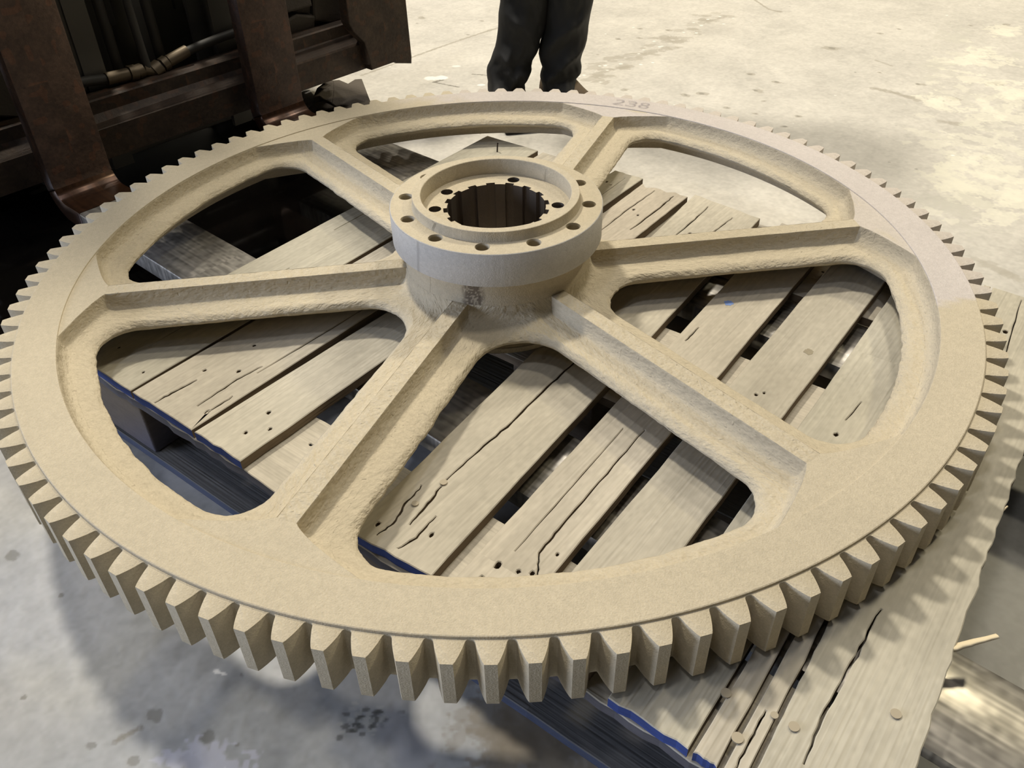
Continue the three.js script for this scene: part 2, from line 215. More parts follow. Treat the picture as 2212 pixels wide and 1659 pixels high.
// ------------------------------------------------------------------ the gear
const gear = new THREE.Group(); gear.name = numbered('bull_gear'); gear.position.set(0, GY, 0); scene.add(gear);
tag(gear, 'large beige painted six-spoke bull gear lying flat on the wooden pallet', 'gear');
const D2R = Math.PI / 180;
const FACE = 0.103, R_IN = 0.918, R_ROOT = 0.9985, PAD = -0.0025;
const pol = (r, deg) => [r * Math.sin(deg * D2R), r * Math.cos(deg * D2R)];
const SPOKES = [36.5, 96.5, 156.5, 216.5, 276.5, 336.5];
{ // rim ring with the machined face, both sides
  const prof = [[R_IN, PAD], [R_IN + 0.0004, -0.0006], [R_IN + 0.0012, 0], [0.93, 0], [0.95, 0], [0.97, 0], [0.985, 0], [R_ROOT - 0.0022, 0], [R_ROOT - 0.0006, -0.0009], [R_ROOT, -0.0026], [R_ROOT, -0.006]];
  const bot = prof.map(([r, y]) => [r, -FACE - y]).reverse();
  const pts = prof.map(p => [p[0] * S, p[1] * S]).concat(bot.map(p => [p[0] * S, p[1] * S]));
  let g = lathe(pts, 448); g = toCreasedNormals(g.toNonIndexed(), 0.5);
  uvPlanar(g);
  const R = rng(3);
  tint(g, (x, y, z, nx, ny) => {      // bare wiped sector of the machined face, ragged border
    let a = Math.atan2(x, z) / D2R; if (a < 0) a += 360; const r = Math.hypot(x, z) / S;
    const rag = 3.2 * fbm(x * 30, 3, z * 30, 3) + 40 * (r - 0.96) * 0.6;
    let w = smooth(74.6 + rag, 75.8 + rag, a) * (1 - smooth(184 + 4 * rag, 198 + 4 * rag, a));
    if (y < -0.0022 * S) w *= 0.3;
    return [lerp(BEIGE.r, PALE.r, w), lerp(BEIGE.g, PALE.g, w), lerp(BEIGE.b, PALE.b, w)];
  });
  const rim = mesh('rim', g, gearTint, gear); rim.userData.label = 'flat machined rim, partly wiped to a paler finish';
  // pencilled number on the machined face
  const cv = document.createElement('canvas'); cv.width = 512; cv.height = 256; const cx = cv.getContext('2d');
  cx.clearRect(0, 0, 512, 256); cx.fillStyle = 'rgba(130,124,128,0.42)'; cx.font = '200px sans-serif'; cx.textAlign = 'center'; cx.textBaseline = 'middle'; cx.fillText('238', 256, 128);
  const t = new THREE.CanvasTexture(cv); t.colorSpace = THREE.SRGBColorSpace;
  const pg = new THREE.PlaneGeometry(0.125, 0.05); pg.rotateX(-Math.PI / 2);
  const wr = mesh('number_marking', pg, new THREE.MeshStandardMaterial({ map: t, transparent: true, roughness: 0.8, polygonOffset: true, polygonOffsetFactor: -2 }), rim);
  const q = pol(0.955 * S, 154); wr.position.set(q[0], 0.0006, q[1]); wr.rotation.y = -0.42;
}
{ // 112 teeth
  const gap = [[0, 0.9992], [0.0034, 0.9994], [0.0054, 1.0006], [0.0068, 1.0030], [0.0077, 1.0065], [0.0090, 1.0112], [0.0107, 1.0162], [0.0127, 1.0217], [0.0151, 1.0276], [0.0178, 1.0335], [0.0203, 1.0376]];
  const half = [[0.0281 * 0.985, 0.985], ...gap.map(([g, r]) => [0.02805 * r - g, r])];
  const sh = new THREE.Shape(); const L = half.map(p => [-p[0], p[1]]), Rr = half.slice().reverse();
  [...L, ...Rr].forEach(([x, y], i) => i ? sh.lineTo(x * S, (y - 1) * S) : sh.moveTo(x * S, (y - 1) * S));
  const top = -0.0048, dep = FACE - 0.0096;
  const bev = 0.0009;
  let g = new THREE.ExtrudeGeometry(sh, { depth: (dep - 2 * bev) * S, bevelEnabled: true, bevelThickness: bev * S, bevelSize: bev * S, bevelOffset: -bev * S, bevelSegments: 2 });
  g.rotateX(-Math.PI / 2); // shape y -> -z, depth -> +y
  g.rotateY(Math.PI);      // radial now +z
  g.translate(0, (top - dep + bev) * S, S);
  g = toCreasedNormals(g, 0.45); uvPlanar(g);
  for (let k = 0; k < 112; k++) {
    const a = 8.16 + k * 360 / 112, m = mesh('tooth', g, (a % 360) > 77 && (a % 360) < 186 ? palePaint : gearPaint, gear); m.rotation.y = a * D2R;
  }
}
// pockets: loft from opening edge C0 to pocket wall top C1, measured about each opening's bisector
const SPW = 0.083, RIBW = 0.0175, OPEN_R = 0.863, OPEN_C = 0.075, NECK = 0.205;
function offs(r, half) { return Math.asin(half / r) / D2R; }
// contours for one half (mirror gives the other), angle measured from the spoke centre line; returned in polar-ish xy with spoke along +Y
function contours(n) {
  // opening contour, start at middle of outer arc (30 deg from spoke) going towards the spoke, inwards, and to the middle of the inner arc
  const P = [];
  const C = [(SPW + OPEN_C), Math.sqrt((OPEN_R - OPEN_C) ** 2 - (SPW + OPEN_C) ** 2)];
  const aC = Math.atan2(C[0], C[1]) / D2R;
  for (let i = 0; i <= 12; i++) { const a = lerp(30, aC, i / 12); P.push([OPEN_R * Math.sin(a * D2R), OPEN_R * Math.cos(a * D2R), 0]); }
  for (let i = 1; i <= 14; i++) { const a = lerp(aC, -90, i / 14) * D2R; P.push([C[0] + OPEN_C * Math.sin(a), C[1] + OPEN_C * Math.cos(a), 0]); }
  const IR = 0.099, ID = 0.364, I = [ID * Math.sin(30 * D2R), ID * Math.cos(30 * D2R)];
  for (let i = 1; i <= 22; i++) P.push([SPW, lerp(C[1], I[1], i / 22), 0]);
  for (let i = 1; i <= 14; i++) { const a = lerp(-90, -150, i / 14) * D2R; P.push([I[0] + IR * Math.sin(a), I[1] + IR * Math.cos(a), 0]); }
  // wall contour with the same count of points per portion: [x, y, part] part 0 rim 1 spoke 2 hub
  const Q = [];
  const aPad = 10.2, xe = RIBW, ye = 0.857;
  for (let i = 0; i <= 12; i++) { const a = lerp(30, aPad, i / 12); Q.push([R_IN * Math.sin(a * D2R), R_IN * Math.cos(a * D2R)]); }
  const A = [R_IN * Math.sin(aPad * D2R), R_IN * Math.cos(aPad * D2R)];
  for (let i = 1; i <= 14; i++) { const t = i / 14; const bx = A[0] * 0.45 + xe * 0.55, by = lerp(A[1], ye, 0.5) - 0.016 ; const x = (1 - t) * (1 - t) * A[0] + 2 * t * (1 - t) * (xe + 0.028) + t * t * xe, y = (1 - t) * (1 - t) * A[1] + 2 * t * (1 - t) * (ye + 0.012) + t * t * (ye - 0.012); Q.push([x, y]); }
  const yi = Math.sqrt(NECK * NECK - xe * xe) + 0.001;
  for (let i = 1; i <= 22; i++) Q.push([xe, lerp(ye - 0.012, yi, i / 22)]);
  const an = Math.atan2(xe, yi) / D2R;
  for (let i = 1; i <= 14; i++) { const t = i / 14, a = lerp(an, 30, t), rr = NECK + 0.0008 * Math.exp(-t * 6); Q.push([rr * Math.sin(a * D2R), rr * Math.cos(a * D2R)]); }
  return [P, Q];
}
const [CP, CQ] = contours();
const NP = CP.length; // 63
const arc = [0]; for (let i = 1; i < NP; i++) arc.push(arc[i - 1] + Math.hypot(CP[i][0] - CP[i - 1][0], CP[i][1] - CP[i - 1][1]));
function refine(list, m) { const out = []; for (let i = 0; i + 1 < list.length; i++) for (let k = 0; k < m; k++) out.push([lerp(list[i][0], list[i + 1][0], k / m), lerp(list[i][1], list[i + 1][1], k / m)]); out.push(list[list.length - 1].slice(0, 2)); return out; }
const MF = 3, FP = refine(CP, MF), FQ = refine(CQ, MF), ARC = refine(arc.map(a => [a, 0]), MF);
// cross profile: f = fraction rule, given D the local width -> list of [dist, y]
function section(D, hub) {
  const web = -0.037, wall = hub ? 0.05 : 0.022, wl = Math.min(wall, D * 0.6);
  return [[-0.0012, -0.0515], [-0.0020, -0.0498], [-0.0002, -0.0482], [0.0022, -0.0455], [0.0058, -0.0425], [0.0105, -0.0400], [0.0165, -0.0380], [Math.max(0.0175, (D - wl) * 0.62), web - 0.0006], [Math.max(0.018, D - wl), web], [D - wl * 0.62, web + 0.0022], [D - wl * 0.36, web + 0.0075], [D - wl * 0.17, web + 0.0155], [D - wl * 0.07, web + 0.0250], [D - 0.0011, PAD - 0.0022], [D - 0.0003, PAD - 0.0006], [D, PAD]];
}
const NSEC = section(0.06, 0).length;
function pocketPoint(i, j, mirror, spokeDeg, bottom) {
  const p = FP[i], q = FQ[i]; const dx = q[0] - p[0], dy = q[1] - p[1], D = Math.hypot(dx, dy);
  const hubW = smooth(50 * MF, 56 * MF, i);
  const s0 = section(D, 0)[j], s1 = section(D, 1)[j]; let t = lerp(s0[0], s1[0], hubW), y = lerp(s0[1], s1[1], hubW);
  let x = p[0] + dx * t / D, z = p[1] + dy * t / D;
  if (mirror) x = -x;
  const ca = Math.cos(spokeDeg * D2R), sa = Math.sin(spokeDeg * D2R);
  let X = x * ca + z * sa, Z = -x * sa + z * ca;
  // casting lumps and ragged flash along the parting line
  const amp = j >= NSEC - 3 ? 0.0004 : 0.0013;
  const nz = fbm(X * 22, bottom ? 9 : 1, Z * 22, 4);
  y += amp * 1.5 * nz;
  if (j <= 5) { const w = [1, 1.5, 1.2, 0.9, 0.6, 0.3][j]; const f = 0.0012 + (0.0036 * fbm(X * 16 + 4, 2, Z * 16, 3) + 0.0026 * fbm(X * 55, 7, Z * 55, 3)) * w; x = 0; const ux = dx / D * (mirror ? -1 : 1), uz = dy / D; const ox = -(ux * f) , oz = -(uz * f); X += ox * ca + oz * sa; Z += -ox * sa + oz * ca; }
  if (bottom) y = -FACE - y;
  return [X * S, y * S, Z * S, ARC[i][0] * S + (mirror ? 3 : 0), (t + (bottom ? -FACE - y : y)) * S + (bottom ? 0.2 : 0)];
}
function pocket(i0, i1, mirror, deg, bottom) {
  let g = grid((i, j) => pocketPoint(i0 + i, j, mirror, deg, bottom), i1 - i0, NSEC - 1);
  return g;
}
const I_RIM = 26 * MF, I_SPK = 48 * MF, I_END = (NP - 1) * MF;
{
  const rimG = [], hubG = [];
  SPOKES.forEach((deg) => {
    const sp = [], padG = [];
    for (const mir of [false, true]) for (const bot of [false, true]) {
      rimG.push(pocket(0, I_RIM, mir, deg, bot)); sp.push(pocket(I_RIM, I_SPK, mir, deg, bot)); hubG.push(pocket(I_SPK, I_END, mir, deg, bot));
    }
    const ca = Math.cos(deg * D2R), sa = Math.sin(deg * D2R), rot = (x, z) => [x * ca + z * sa, -x * sa + z * ca];
    // pad between rib end and machined ring, and the rib top
    for (const bot of [false, true]) {
      const yy = bot ? -FACE - PAD : PAD;
      const side = FQ.slice(12 * MF, I_RIM + 1), n = side.length - 1;
      padG.push(grid((i, j) => { const s = side[i]; const x = lerp(-s[0], s[0], j / 6); const a = rot(x, s[1]); return [a[0] * S, yy * S, a[1] * S, a[0] * S, a[1] * S]; }, n, 6));
      // crescent from pad start to the ring edge
      padG.push(grid((i, j) => { const ang = lerp(-10.2, 10.2, i / 24) * D2R; const r = lerp(R_IN * Math.cos(10.2 * D2R) / Math.cos(ang), R_IN + 0.0002, j / 3); const a = rot(r * Math.sin(ang), r * Math.cos(ang)); return [a[0] * S, yy * S, a[1] * S, a[0] * S, a[1] * S]; }, 24, 3));
      const rib = FQ.slice(I_RIM, I_SPK + 1);
      sp.push(grid((i, j) => { const s = rib[i]; const x = lerp(-s[0], s[0], j / 6); const a = rot(x, s[1]); const y = yy + (bot ? -1 : 1) * (0.0015 * fbm(a[0] * 40, 5, a[1] * 40, 3) - ((j === 0 || j === 6) ? 0.0003 : 0)); return [a[0] * S, y * S, a[1] * S, a[0] * S, a[1] * S]; }, rib.length - 1, 6));
      hubG.push(grid((i, j) => { const y0 = FQ[I_SPK][1]; const x = lerp(-RIBW, RIBW, j / 4); const a = rot(x, lerp(y0, NECK - 0.01, i / 2)); return [a[0] * S, yy * S, a[1] * S, a[0] * S, a[1] * S]; }, 2, 4));
    }
    const pale = deg === 156.5 ? 1 : deg === 96.5 ? 0.75 : 0;
    mesh('rim_pad', tint(mergeGeometries(padG), (x, y, z) => { const w = pale * smooth(-0.25, 0.05, fbm(x * 18, 2, z * 18, 3) + 0.1); return [lerp(BEIGE.r, PALE.r, w), lerp(BEIGE.g, PALE.g, w), lerp(BEIGE.b, PALE.b, w)]; }), padMat, gear);
    const m = mesh('spoke', mergeGeometries(sp), castPaint, gear); m.material.side = THREE.DoubleSide;
  });
  mesh('rim_pocket', mergeGeometries(rimG), castPaint, gear);
  mesh('hub_root', mergeGeometries(hubG), castPaint, gear);
}
{ // hub: neck, flange with threaded holes, raised ring, splined bore
  const hub = new THREE.Group();
  const F0 = 0.131;
  const nprof = [[0.2235, 0.0565], [0.206, 0.0565], [0.2025, 0.053]]; for (let i = 0; i <= 24; i++) { const y = 0.052 - 0.056 * i / 24; nprof.push([0.2018 + 0.0034 * smooth(0.02, -0.004, y), y]); }
  let neck = lathe(nprof.map(p => [p[0] * S, p[1] * S]), 420);
  uvPlanar(neck);
  const spk = lattice(256, 55);
  tint(neck, (x, y, z) => { const a = Math.atan2(x, z) / D2R; let w = 0; const da = Math.abs(a + 15.5 + 2 * fbm(a * 0.4, y * 60, 1, 2)); if (da < 8) w = clamp(2.2 * (1 - da / 7.5)) * (spk(a * 1.1, y * 420) > 0.36 ? 0.85 : 0.3); return [lerp(BEIGE.r, 0.10, w), lerp(BEIGE.g, 0.07, w), lerp(BEIGE.b, 0.045, w)]; });
  mesh('neck', neck, gearTint, gear).userData.label = 'round neck with a dark bare patch';
  const side = lathe([[0.226, F0], [0.2272, F0 - 0.0006], [0.228, F0 - 0.002], [0.228, 0.0585], [0.2274, 0.057], [0.2235, 0.0565]].map(p => [p[0] * S, p[1] * S]), 192);
  const ringTop = new THREE.Shape(); ringTop.absarc(0, 0, 0.2262 * S, 0, Math.PI * 2);
  const inner = new THREE.Path(); inner.absarc(0, 0, 0.181 * S, 0, Math.PI * 2, true); ringTop.holes.push(inner);
  const HR = 0.0150;
  const holes = []; for (let k = 0; k < 12; k++) holes.push(pol(0.198, 21.2 + 30 * k));
  holes.forEach(([x, z]) => { const h = new THREE.Path(); h.absarc(x * S, -z * S, HR * S, 0, Math.PI * 2, true); ringTop.holes.push(h); });
  const tg = new THREE.ShapeGeometry(ringTop, 64); tg.rotateX(-Math.PI / 2); tg.translate(0, F0 * S, 0);
  const fillet = lathe([[0.1785, 0.150], [0.179, 0.1365], [0.1796, 0.1335], [0.181, F0]].map(p => [p[0] * S, p[1] * S]), 160);
  const smoothParts = l => l.length > 1 ? mergeGeometries(l.map(smooth1)) : smooth1(l[0]);
  function smooth1(g) { return uvPlanar(toCreasedNormals(g.index ? g.toNonIndexed() : g, 0.6)); }
  const fl = mesh('flange', smoothParts([tg, fillet]), gearPaint, gear);
  mesh('flange_edge', smoothParts([side]), new THREE.MeshStandardMaterial({ color: new THREE.Color().setRGB(0.57, 0.55, 0.51), map: texDust, bumpMap: texFine, bumpScale: 0.0003, roughness: 0.75 }), fl).userData.label = 'grey flange edge';
  const thr = [[HR, 0], [HR - 0.0016, -0.0018]]; for (let i = 0; i < 14; i++) { thr.push([HR - 0.0006, -0.003 - i * 0.003], [HR - 0.0024, -0.0045 - i * 0.003]); } thr.push([HR - 0.002, -0.05], [0.0001, -0.053]);
  const hg = lathe(thr.map(p => [p[0] * S, p[1] * S]).reverse(), 24); 
  const tm = threadMat.clone(); tm.side = THREE.DoubleSide;
  holes.forEach(([x, z]) => { const m = mesh('threaded_hole', hg, tm, fl); m.position.set(x * S, F0 * S, z * S); });
  const ring = lathe([[0.160, 0.116], [0.160, 0.1515], [0.1606, 0.1526], [0.1618, 0.1533], [0.1770, 0.1533], [0.1781, 0.1526], [0.1785, 0.1512], [0.1785, 0.145]].map(p => [p[0] * S, p[1] * S]), 160);
  mesh('raised_ring', uvPlanar(toCreasedNormals(ring.toNonIndexed(), 0.5)), gearPaint, gear).material = Object.assign(gearPaint.clone(), { side: THREE.DoubleSide });
  const core = new THREE.Shape(); core.absarc(0, 0, 0.1605 * S, 0, Math.PI * 2);
  const sp = new THREE.Path(); const NS = 16; let first = true;
  for (let k = NS - 1; k >= 0; k--) {
    const c = 6 + k * 360 / NS; const seq = [[0.1145, c + 5], [0.1145, c], [0.1145, c - 5], [0.1065, c - 5.2], [0.1065, c - 11.25], [0.1065, c - 17.2]];
    for (const [r, a] of seq) { const x = r * Math.cos(a * D2R) * S, y = r * Math.sin(a * D2R) * S; first ? sp.moveTo(x, y) : sp.lineTo(x, y); first = false; }
  }
  sp.closePath(); core.holes.push(sp);
  for (const a of [162.1, -124.6, 88.5, -88.2, 15, 52]) { const [x, z] = pol(0.132, a); const h = new THREE.Path(); h.absarc(x * S, -z * S, 0.0135 * S, 0, Math.PI * 2, true); core.holes.push(h); }
  let cg = new THREE.ExtrudeGeometry(core, { depth: (0.117 + 0.1145) * S, bevelEnabled: false, curveSegments: 48 }); cg.rotateX(-Math.PI / 2); cg.translate(0, -0.1145 * S, 0);
  const part = k => { const q = new THREE.BufferGeometry(), gr = cg.groups[k], a = cg.attributes.position.array.slice(gr.start * 3, (gr.start + gr.count) * 3); q.setAttribute('position', new THREE.BufferAttribute(a, 3)); q.computeVertexNormals(); return uvPlanar(toCreasedNormals(q, 0.4)); };
  mesh('hub_face', part(0), gearPaint, gear);
  mesh('splined_bore', part(1), new THREE.MeshStandardMaterial({ color: 0x8f857a, roughness: 0.42, metalness: 0.85, bumpMap: texFine, bumpScale: 0.0003, side: THREE.DoubleSide }), gear).userData.label = 'bare steel splined bore inside the hub';
  const low = lathe([[NECK, -FACE - 0.02 + 0.035], [0.207, -FACE + 0.006], [0.218, -FACE + 0.003], [0.2195, -FACE + 0.001], [0.2195, -0.1135], [0.2185, -0.1146], [0.16, -0.1146]].map(p => [p[0] * S, p[1] * S]).reverse(), 128);
  mesh('lower_hub', uvPlanar(low), castPaint, gear);
}

// ------------------------------------------------------------------ the pallet
const pallet = new THREE.Group(); pallet.name = numbered('wooden_pallet'); pallet.rotation.y = 51 * D2R; scene.add(pallet);
tag(pallet, 'dusty blue-edged wooden block pallet with worn deck boards under the gear', 'pallet');
const PT = (0.32 - 0.115) * S;      // top of the deck
const TH = 0.0225;                  // board thickness in units
function crackPoly(list, w, seed) {  // slender crack, list of [u,v]
  const R = rng(seed), up = [], dn = []; const n = list.length;
  for (let i = 0; i < n - 1; i++) { const m = 6; for (let k = 0; k < (i === n - 2 ? m + 1 : m); k++) { const t = k / m, g = (i + t) / (n - 1); const u = lerp(list[i][0], list[i + 1][0], t), v = lerp(list[i][1], list[i + 1][1], t) + (R() - 0.5) * w * 0.35; const hw = w * 0.27 * (0.25 + 0.75 * Math.sin(Math.PI * clamp(0.06 + 0.88 * g)) * (0.6 + 0.6 * R())); up.push([u, v + hw]); dn.push([u, v - hw]); } }
  return up.concat(dn.reverse());
}
let boardId = 0;
function board({ u0 = -0.712, u1 = 0.71, e, y = PT, th = TH, cracks = [], pits = [], name = 'deck_board', top = DUSTWOOD, endC = BLUE, sideC = RAWWOOD, jagR = 0, jagE = 0.004, endN = [0, 0], parent = pallet, mat }) {
  // e = [vLeftNear, vRightNear, vLeftFar, vRightFar]
  const R = rng(900 + boardId * 17), id = boardId++; const out = [];
  const nE = 7, nL = jagR > 0.003 ? 70 : 26;
  for (let i = 0; i <= nE; i++) { const t = i / nE; out.push([u0 + (endN[0] ? endN[0] * t : 0) + (i % nE ? jagE * (R() - 0.35) : 0), lerp(e[0], e[1], t)]); }
  for (let i = 1; i < nL; i++) { const t = i / nL; out.push([lerp(u0, u1, t), lerp(e[1], e[3], t) + (R() - 0.5) * (0.0016 + jagR)]); }
  for (let i = 0; i <= nE; i++) { const t = i / nE; out.push([u1 + endN[1] * t + (i % nE ? jagE * (R() - 0.65) : 0), lerp(e[3], e[2], t)]); }
  for (let i = 1; i < nL; i++) { const t = i / nL; out.push([lerp(u1, u0, t), lerp(e[2], e[0], t) + (R() - 0.5) * 0.0016]); }
  const sh = new THREE.Shape(); out.forEach(([u, v], i) => i ? sh.lineTo(u * S, -v * S) : sh.moveTo(u * S, -v * S));
  cracks.forEach((c, k) => { const poly = crackPoly(c.p, c.w, id * 31 + k); const h = new THREE.Path(); poly.forEach(([u, v], i) => i ? h.lineTo(u * S, -v * S) : h.moveTo(u * S, -v * S)); sh.holes.push(h); });
  pits.forEach(([u, v, r = 0.004]) => { const h = new THREE.Path(); const m = 9; for (let i = 0; i < m; i++) { const a = -i / m * Math.PI * 2, rr = 0.62 * r * (0.75 + 0.5 * R()); const X = (u + rr * 1.35 * Math.cos(a)) * S, Y = -(v + rr * Math.sin(a)) * S; i ? h.lineTo(X, Y) : h.moveTo(X, Y); } sh.holes.push(h); });
  const bv = 0.0011;
  let g = new THREE.ExtrudeGeometry(sh, { depth: th * S - 2 * bv, bevelEnabled: true, bevelThickness: bv, bevelSize: bv, bevelOffset: -bv, bevelSegments: 1 });
  g.rotateX(-Math.PI / 2); g.translate(0, y - th * S + bv, 0);
  const ou = R() * 7, ov = R() * 3;
  const p = g.attributes.position; g.computeVertexNormals(); const n = g.attributes.normal; const uv = new Float32Array(p.count * 2);
  for (let i = 0; i < p.count; i++) { uv[2 * i] = p.getX(i) + ou; uv[2 * i + 1] = (Math.abs(n.getY(i)) > 0.5 ? p.getZ(i) : p.getY(i)) + ov; }
  g.setAttribute('uv', new THREE.BufferAttribute(uv, 2));
  const k = 0.93 + 0.12 * R(), warmth = 0.97 + 0.05 * R();
  tint(g, (x, yy, z, nx, ny, nz) => { if (ny > 0.3) return [top[0] * k * warmth, top[1] * k, top[2] * k]; if (Math.abs(nx) > 0.6) { const edge = Math.min(Math.abs(x / S - u0), Math.abs(x / S - u1)); if (edge < 0.03) { const q = 0.6 + 0.7 * (fbm(x * 40, yy * 60, z * 40, 3) + 0.5); return [endC[0] * q, endC[1] * q, endC[2] * q]; } } return sideC; });
  const m = mesh(name, g, mat || woods[id % 3], parent); return m;
}
const nailGeo = new THREE.CylinderGeometry(0.0048, 0.0044, 0.0022, 14);
function nail(u, v, parent = pallet, y = PT, r = 1) { const m = mesh('nail', nailGeo, nailMat, parent); m.position.set(u * S, y + 0.0008, v * S); m.scale.setScalar(r); return m; }
// deck boards, left to right across the pallet
board({ e: [-0.602, -0.398, -0.602, -0.405], pits: [[-0.66, -0.43], [-0.64, -0.55], [0.09, -0.44, 0.007], [0.12, -0.47]], cracks: [{ p: [[-0.60, -0.50], [-0.45, -0.505], [-0.2, -0.50]], w: 0.004 }, { p: [[0.0, -0.55], [0.2, -0.552], [0.4, -0.55]], w: 0.003 }] });
board({ e: [-0.391, -0.196, -0.386, -0.19], pits: [[-0.58, -0.33, 0.005], [-0.54, -0.27, 0.006], [-0.46, -0.315, 0.006], [-0.3, -0.35], [-0.66, -0.215, 0.007]], cracks: [{ p: [[-0.705, -0.325], [-0.66, -0.322], [-0.61, -0.318]], w: 0.009 }, { p: [[-0.66, -0.246], [-0.56, -0.25], [-0.5, -0.243]], w: 0.007 }, { p: [[-0.52, -0.233], [-0.35, -0.226], [-0.15, -0.222]], w: 0.005 }, { p: [[-0.66, -0.213], [-0.6, -0.213]], w: 0.006 }] });
board({ e: [-0.187, -0.05, -0.140, -0.046], u1: 0.728, pits: [[-0.62, -0.075, 0.005], [-0.59, -0.115, 0.006], [-0.655, -0.105, 0.005], [0.65, -0.12, 0.005], [0.64, -0.1, 0.004]], cracks: [{ p: [[0.5, -0.09], [0.6, -0.088], [0.7, -0.09]], w: 0.003 }] });
board({ u0: 0.06, e: [-0.02, 0.112, -0.03, 0.112], u1: 0.70, jagE: 0.03, pits: [[0.55, 0.03, 0.006], [0.53, 0.055, 0.005]], cracks: [{ p: [[0.4, 0.02], [0.55, 0.016], [0.68, 0.02]], w: 0.006 }, { p: [[0.45, 0.08], [0.6, 0.082], [0.68, 0.078]], w: 0.009 }] });
board({ e: [0.236, 0.409, 0.122, 0.326], u1: 0.70, endN: [0.012, 0.024], pits: [[-0.635, 0.352, 0.006], [-0.672, 0.262, 0.006], [0.52, 0.215, 0.007], [0.5, 0.235, 0.006], [0.06, 0.24, 0.004]], cracks: [{ p: [[-0.69, 0.277], [-0.655, 0.283], [-0.61, 0.268], [-0.56, 0.262]], w: 0.008 }, { p: [[-0.64, 0.306], [-0.585, 0.299], [-0.54, 0.291]], w: 0.009 }, { p: [[-0.525, 0.288], [-0.43, 0.286], [-0.33, 0.289], [-0.22, 0.281], [-0.12, 0.280], [0.05, 0.272]], w: 0.0085 }, { p: [[-0.69, 0.327], [-0.655, 0.335], [-0.6, 0.330]], w: 0.007 }, { p: [[0.45, 0.19], [0.58, 0.19], [0.68, 0.185]], w: 0.006 }, { p: [[0.53, 0.26], [0.6, 0.262], [0.66, 0.266]], w: 0.005 }] });
board({ e: [0.443, 0.567, 0.382, 0.522], cracks: [{ p: [[-0.66, 0.545], [-0.60, 0.545], [-0.56, 0.52], [-0.50, 0.515], [-0.34, 0.51], [-0.2, 0.505]], w: 0.0066 }, { p: [[-0.58, 0.485], [-0.4, 0.478], [-0.22, 0.47]], w: 0.0032 }, { p: [[0.1, 0.43], [0.16, 0.43]], w: 0.006 }], pits: [[-0.62, 0.48, 0.008], [-0.655, 0.475, 0.006], [-0.60, 0.535, 0.007], [-0.545, 0.545, 0.004], [-0.61, 0.515, 0.005]] });
board({ e: [0.586, 0.706, 0.562, 0.694], pits: [[0.02, 0.63, 0.005], [-0.03, 0.655, 0.006], [-0.02, 0.672, 0.006], [0.035, 0.64, 0.004]] });
board({ e: [0.748, 0.873, 0.722, 0.852], pits: [[0.0, 0.80, 0.006], [-0.03, 0.83, 0.006], [-0.05, 0.78, 0.005]], cracks: [{ p: [[0.05, 0.80], [0.12, 0.805]], w: 0.004 }] });
board({ e: [0.8805, 0.9145, 0.8585, 0.878], u1: 0.70, jagR: 0.002 });
board({ e: [0.9225, 0.9505, 0.884, 0.898], u1: 0.70, jagR: 0.002, cracks: [{ p: [[-0.705, 0.935], [-0.64, 0.933], [-0.60, 0.932]], w: 0.006 }] });
board({ e: [0.958, 1.126, 0.903, 1.068], u1: 0.70, jagR: 0.0034, cracks: [{ p: [[-0.64, 1.002], [-0.55, 0.998], [-0.44, 1.0], [-0.34, 1.0]], w: 0.0085 }, { p: [[0.3, 1.005], [0.5, 0.985], [0.68, 0.968]], w: 0.005 }], pits: [[0.57, 0.93, 0.008], [0.53, 0.97, 0.008], [0.45, 0.95, 0.007]] });
for (const [u, v, r] of [[-0.532, 0.2895, 1.0], [-0.60, 0.283, 0.9], [-0.609, 0.8765, 1.1], [-0.66, 0.9185, 1.2], [-0.60, 0.972, 1.1], [-0.685, 1.0, 1.1], [-0.13, 0.22, 0.7], [-0.6, 0.944, 0.8], [-0.5, 1.075, 1.1]]) nail(u, v, pallet, PT, r);
{ // drop of blue paint and old round stains on the deck
  const onDeck = (X, Y) => { const p = pixelOnY(X, Y, PT); const c = Math.cos(51 * D2R), q = Math.sin(51 * D2R); return [p.x * c - p.z * q, p.x * q + p.z * c]; };
  const spot = (X, Y, r, hex, name) => { const [x, z] = onDeck(X, Y), R = rng(X), sh = new THREE.Shape(); for (let i = 0; i < 22; i++) { const a = i / 22 * Math.PI * 2, q = r * (0.8 + 0.35 * R()); i ? sh.lineTo(q * Math.cos(a), q * Math.sin(a)) : sh.moveTo(q * Math.cos(a), q * Math.sin(a)); } const g = new THREE.ExtrudeGeometry(sh, { depth: 0.0002, bevelEnabled: false }); g.rotateX(-Math.PI / 2); const m = mesh(name, uvPlanar(g), new THREE.MeshStandardMaterial({ color: hex, roughness: 0.7, map: texDust }), pallet); m.position.set(x, PT + 0.0001, z); return m; };
  spot(1574, 655, 0.0075, 0x7f9bd6, 'paint_spot').userData.label = 'small light blue paint spot';
  spot(1746, 760, 0.007, 0x9c927a, 'stain');
}
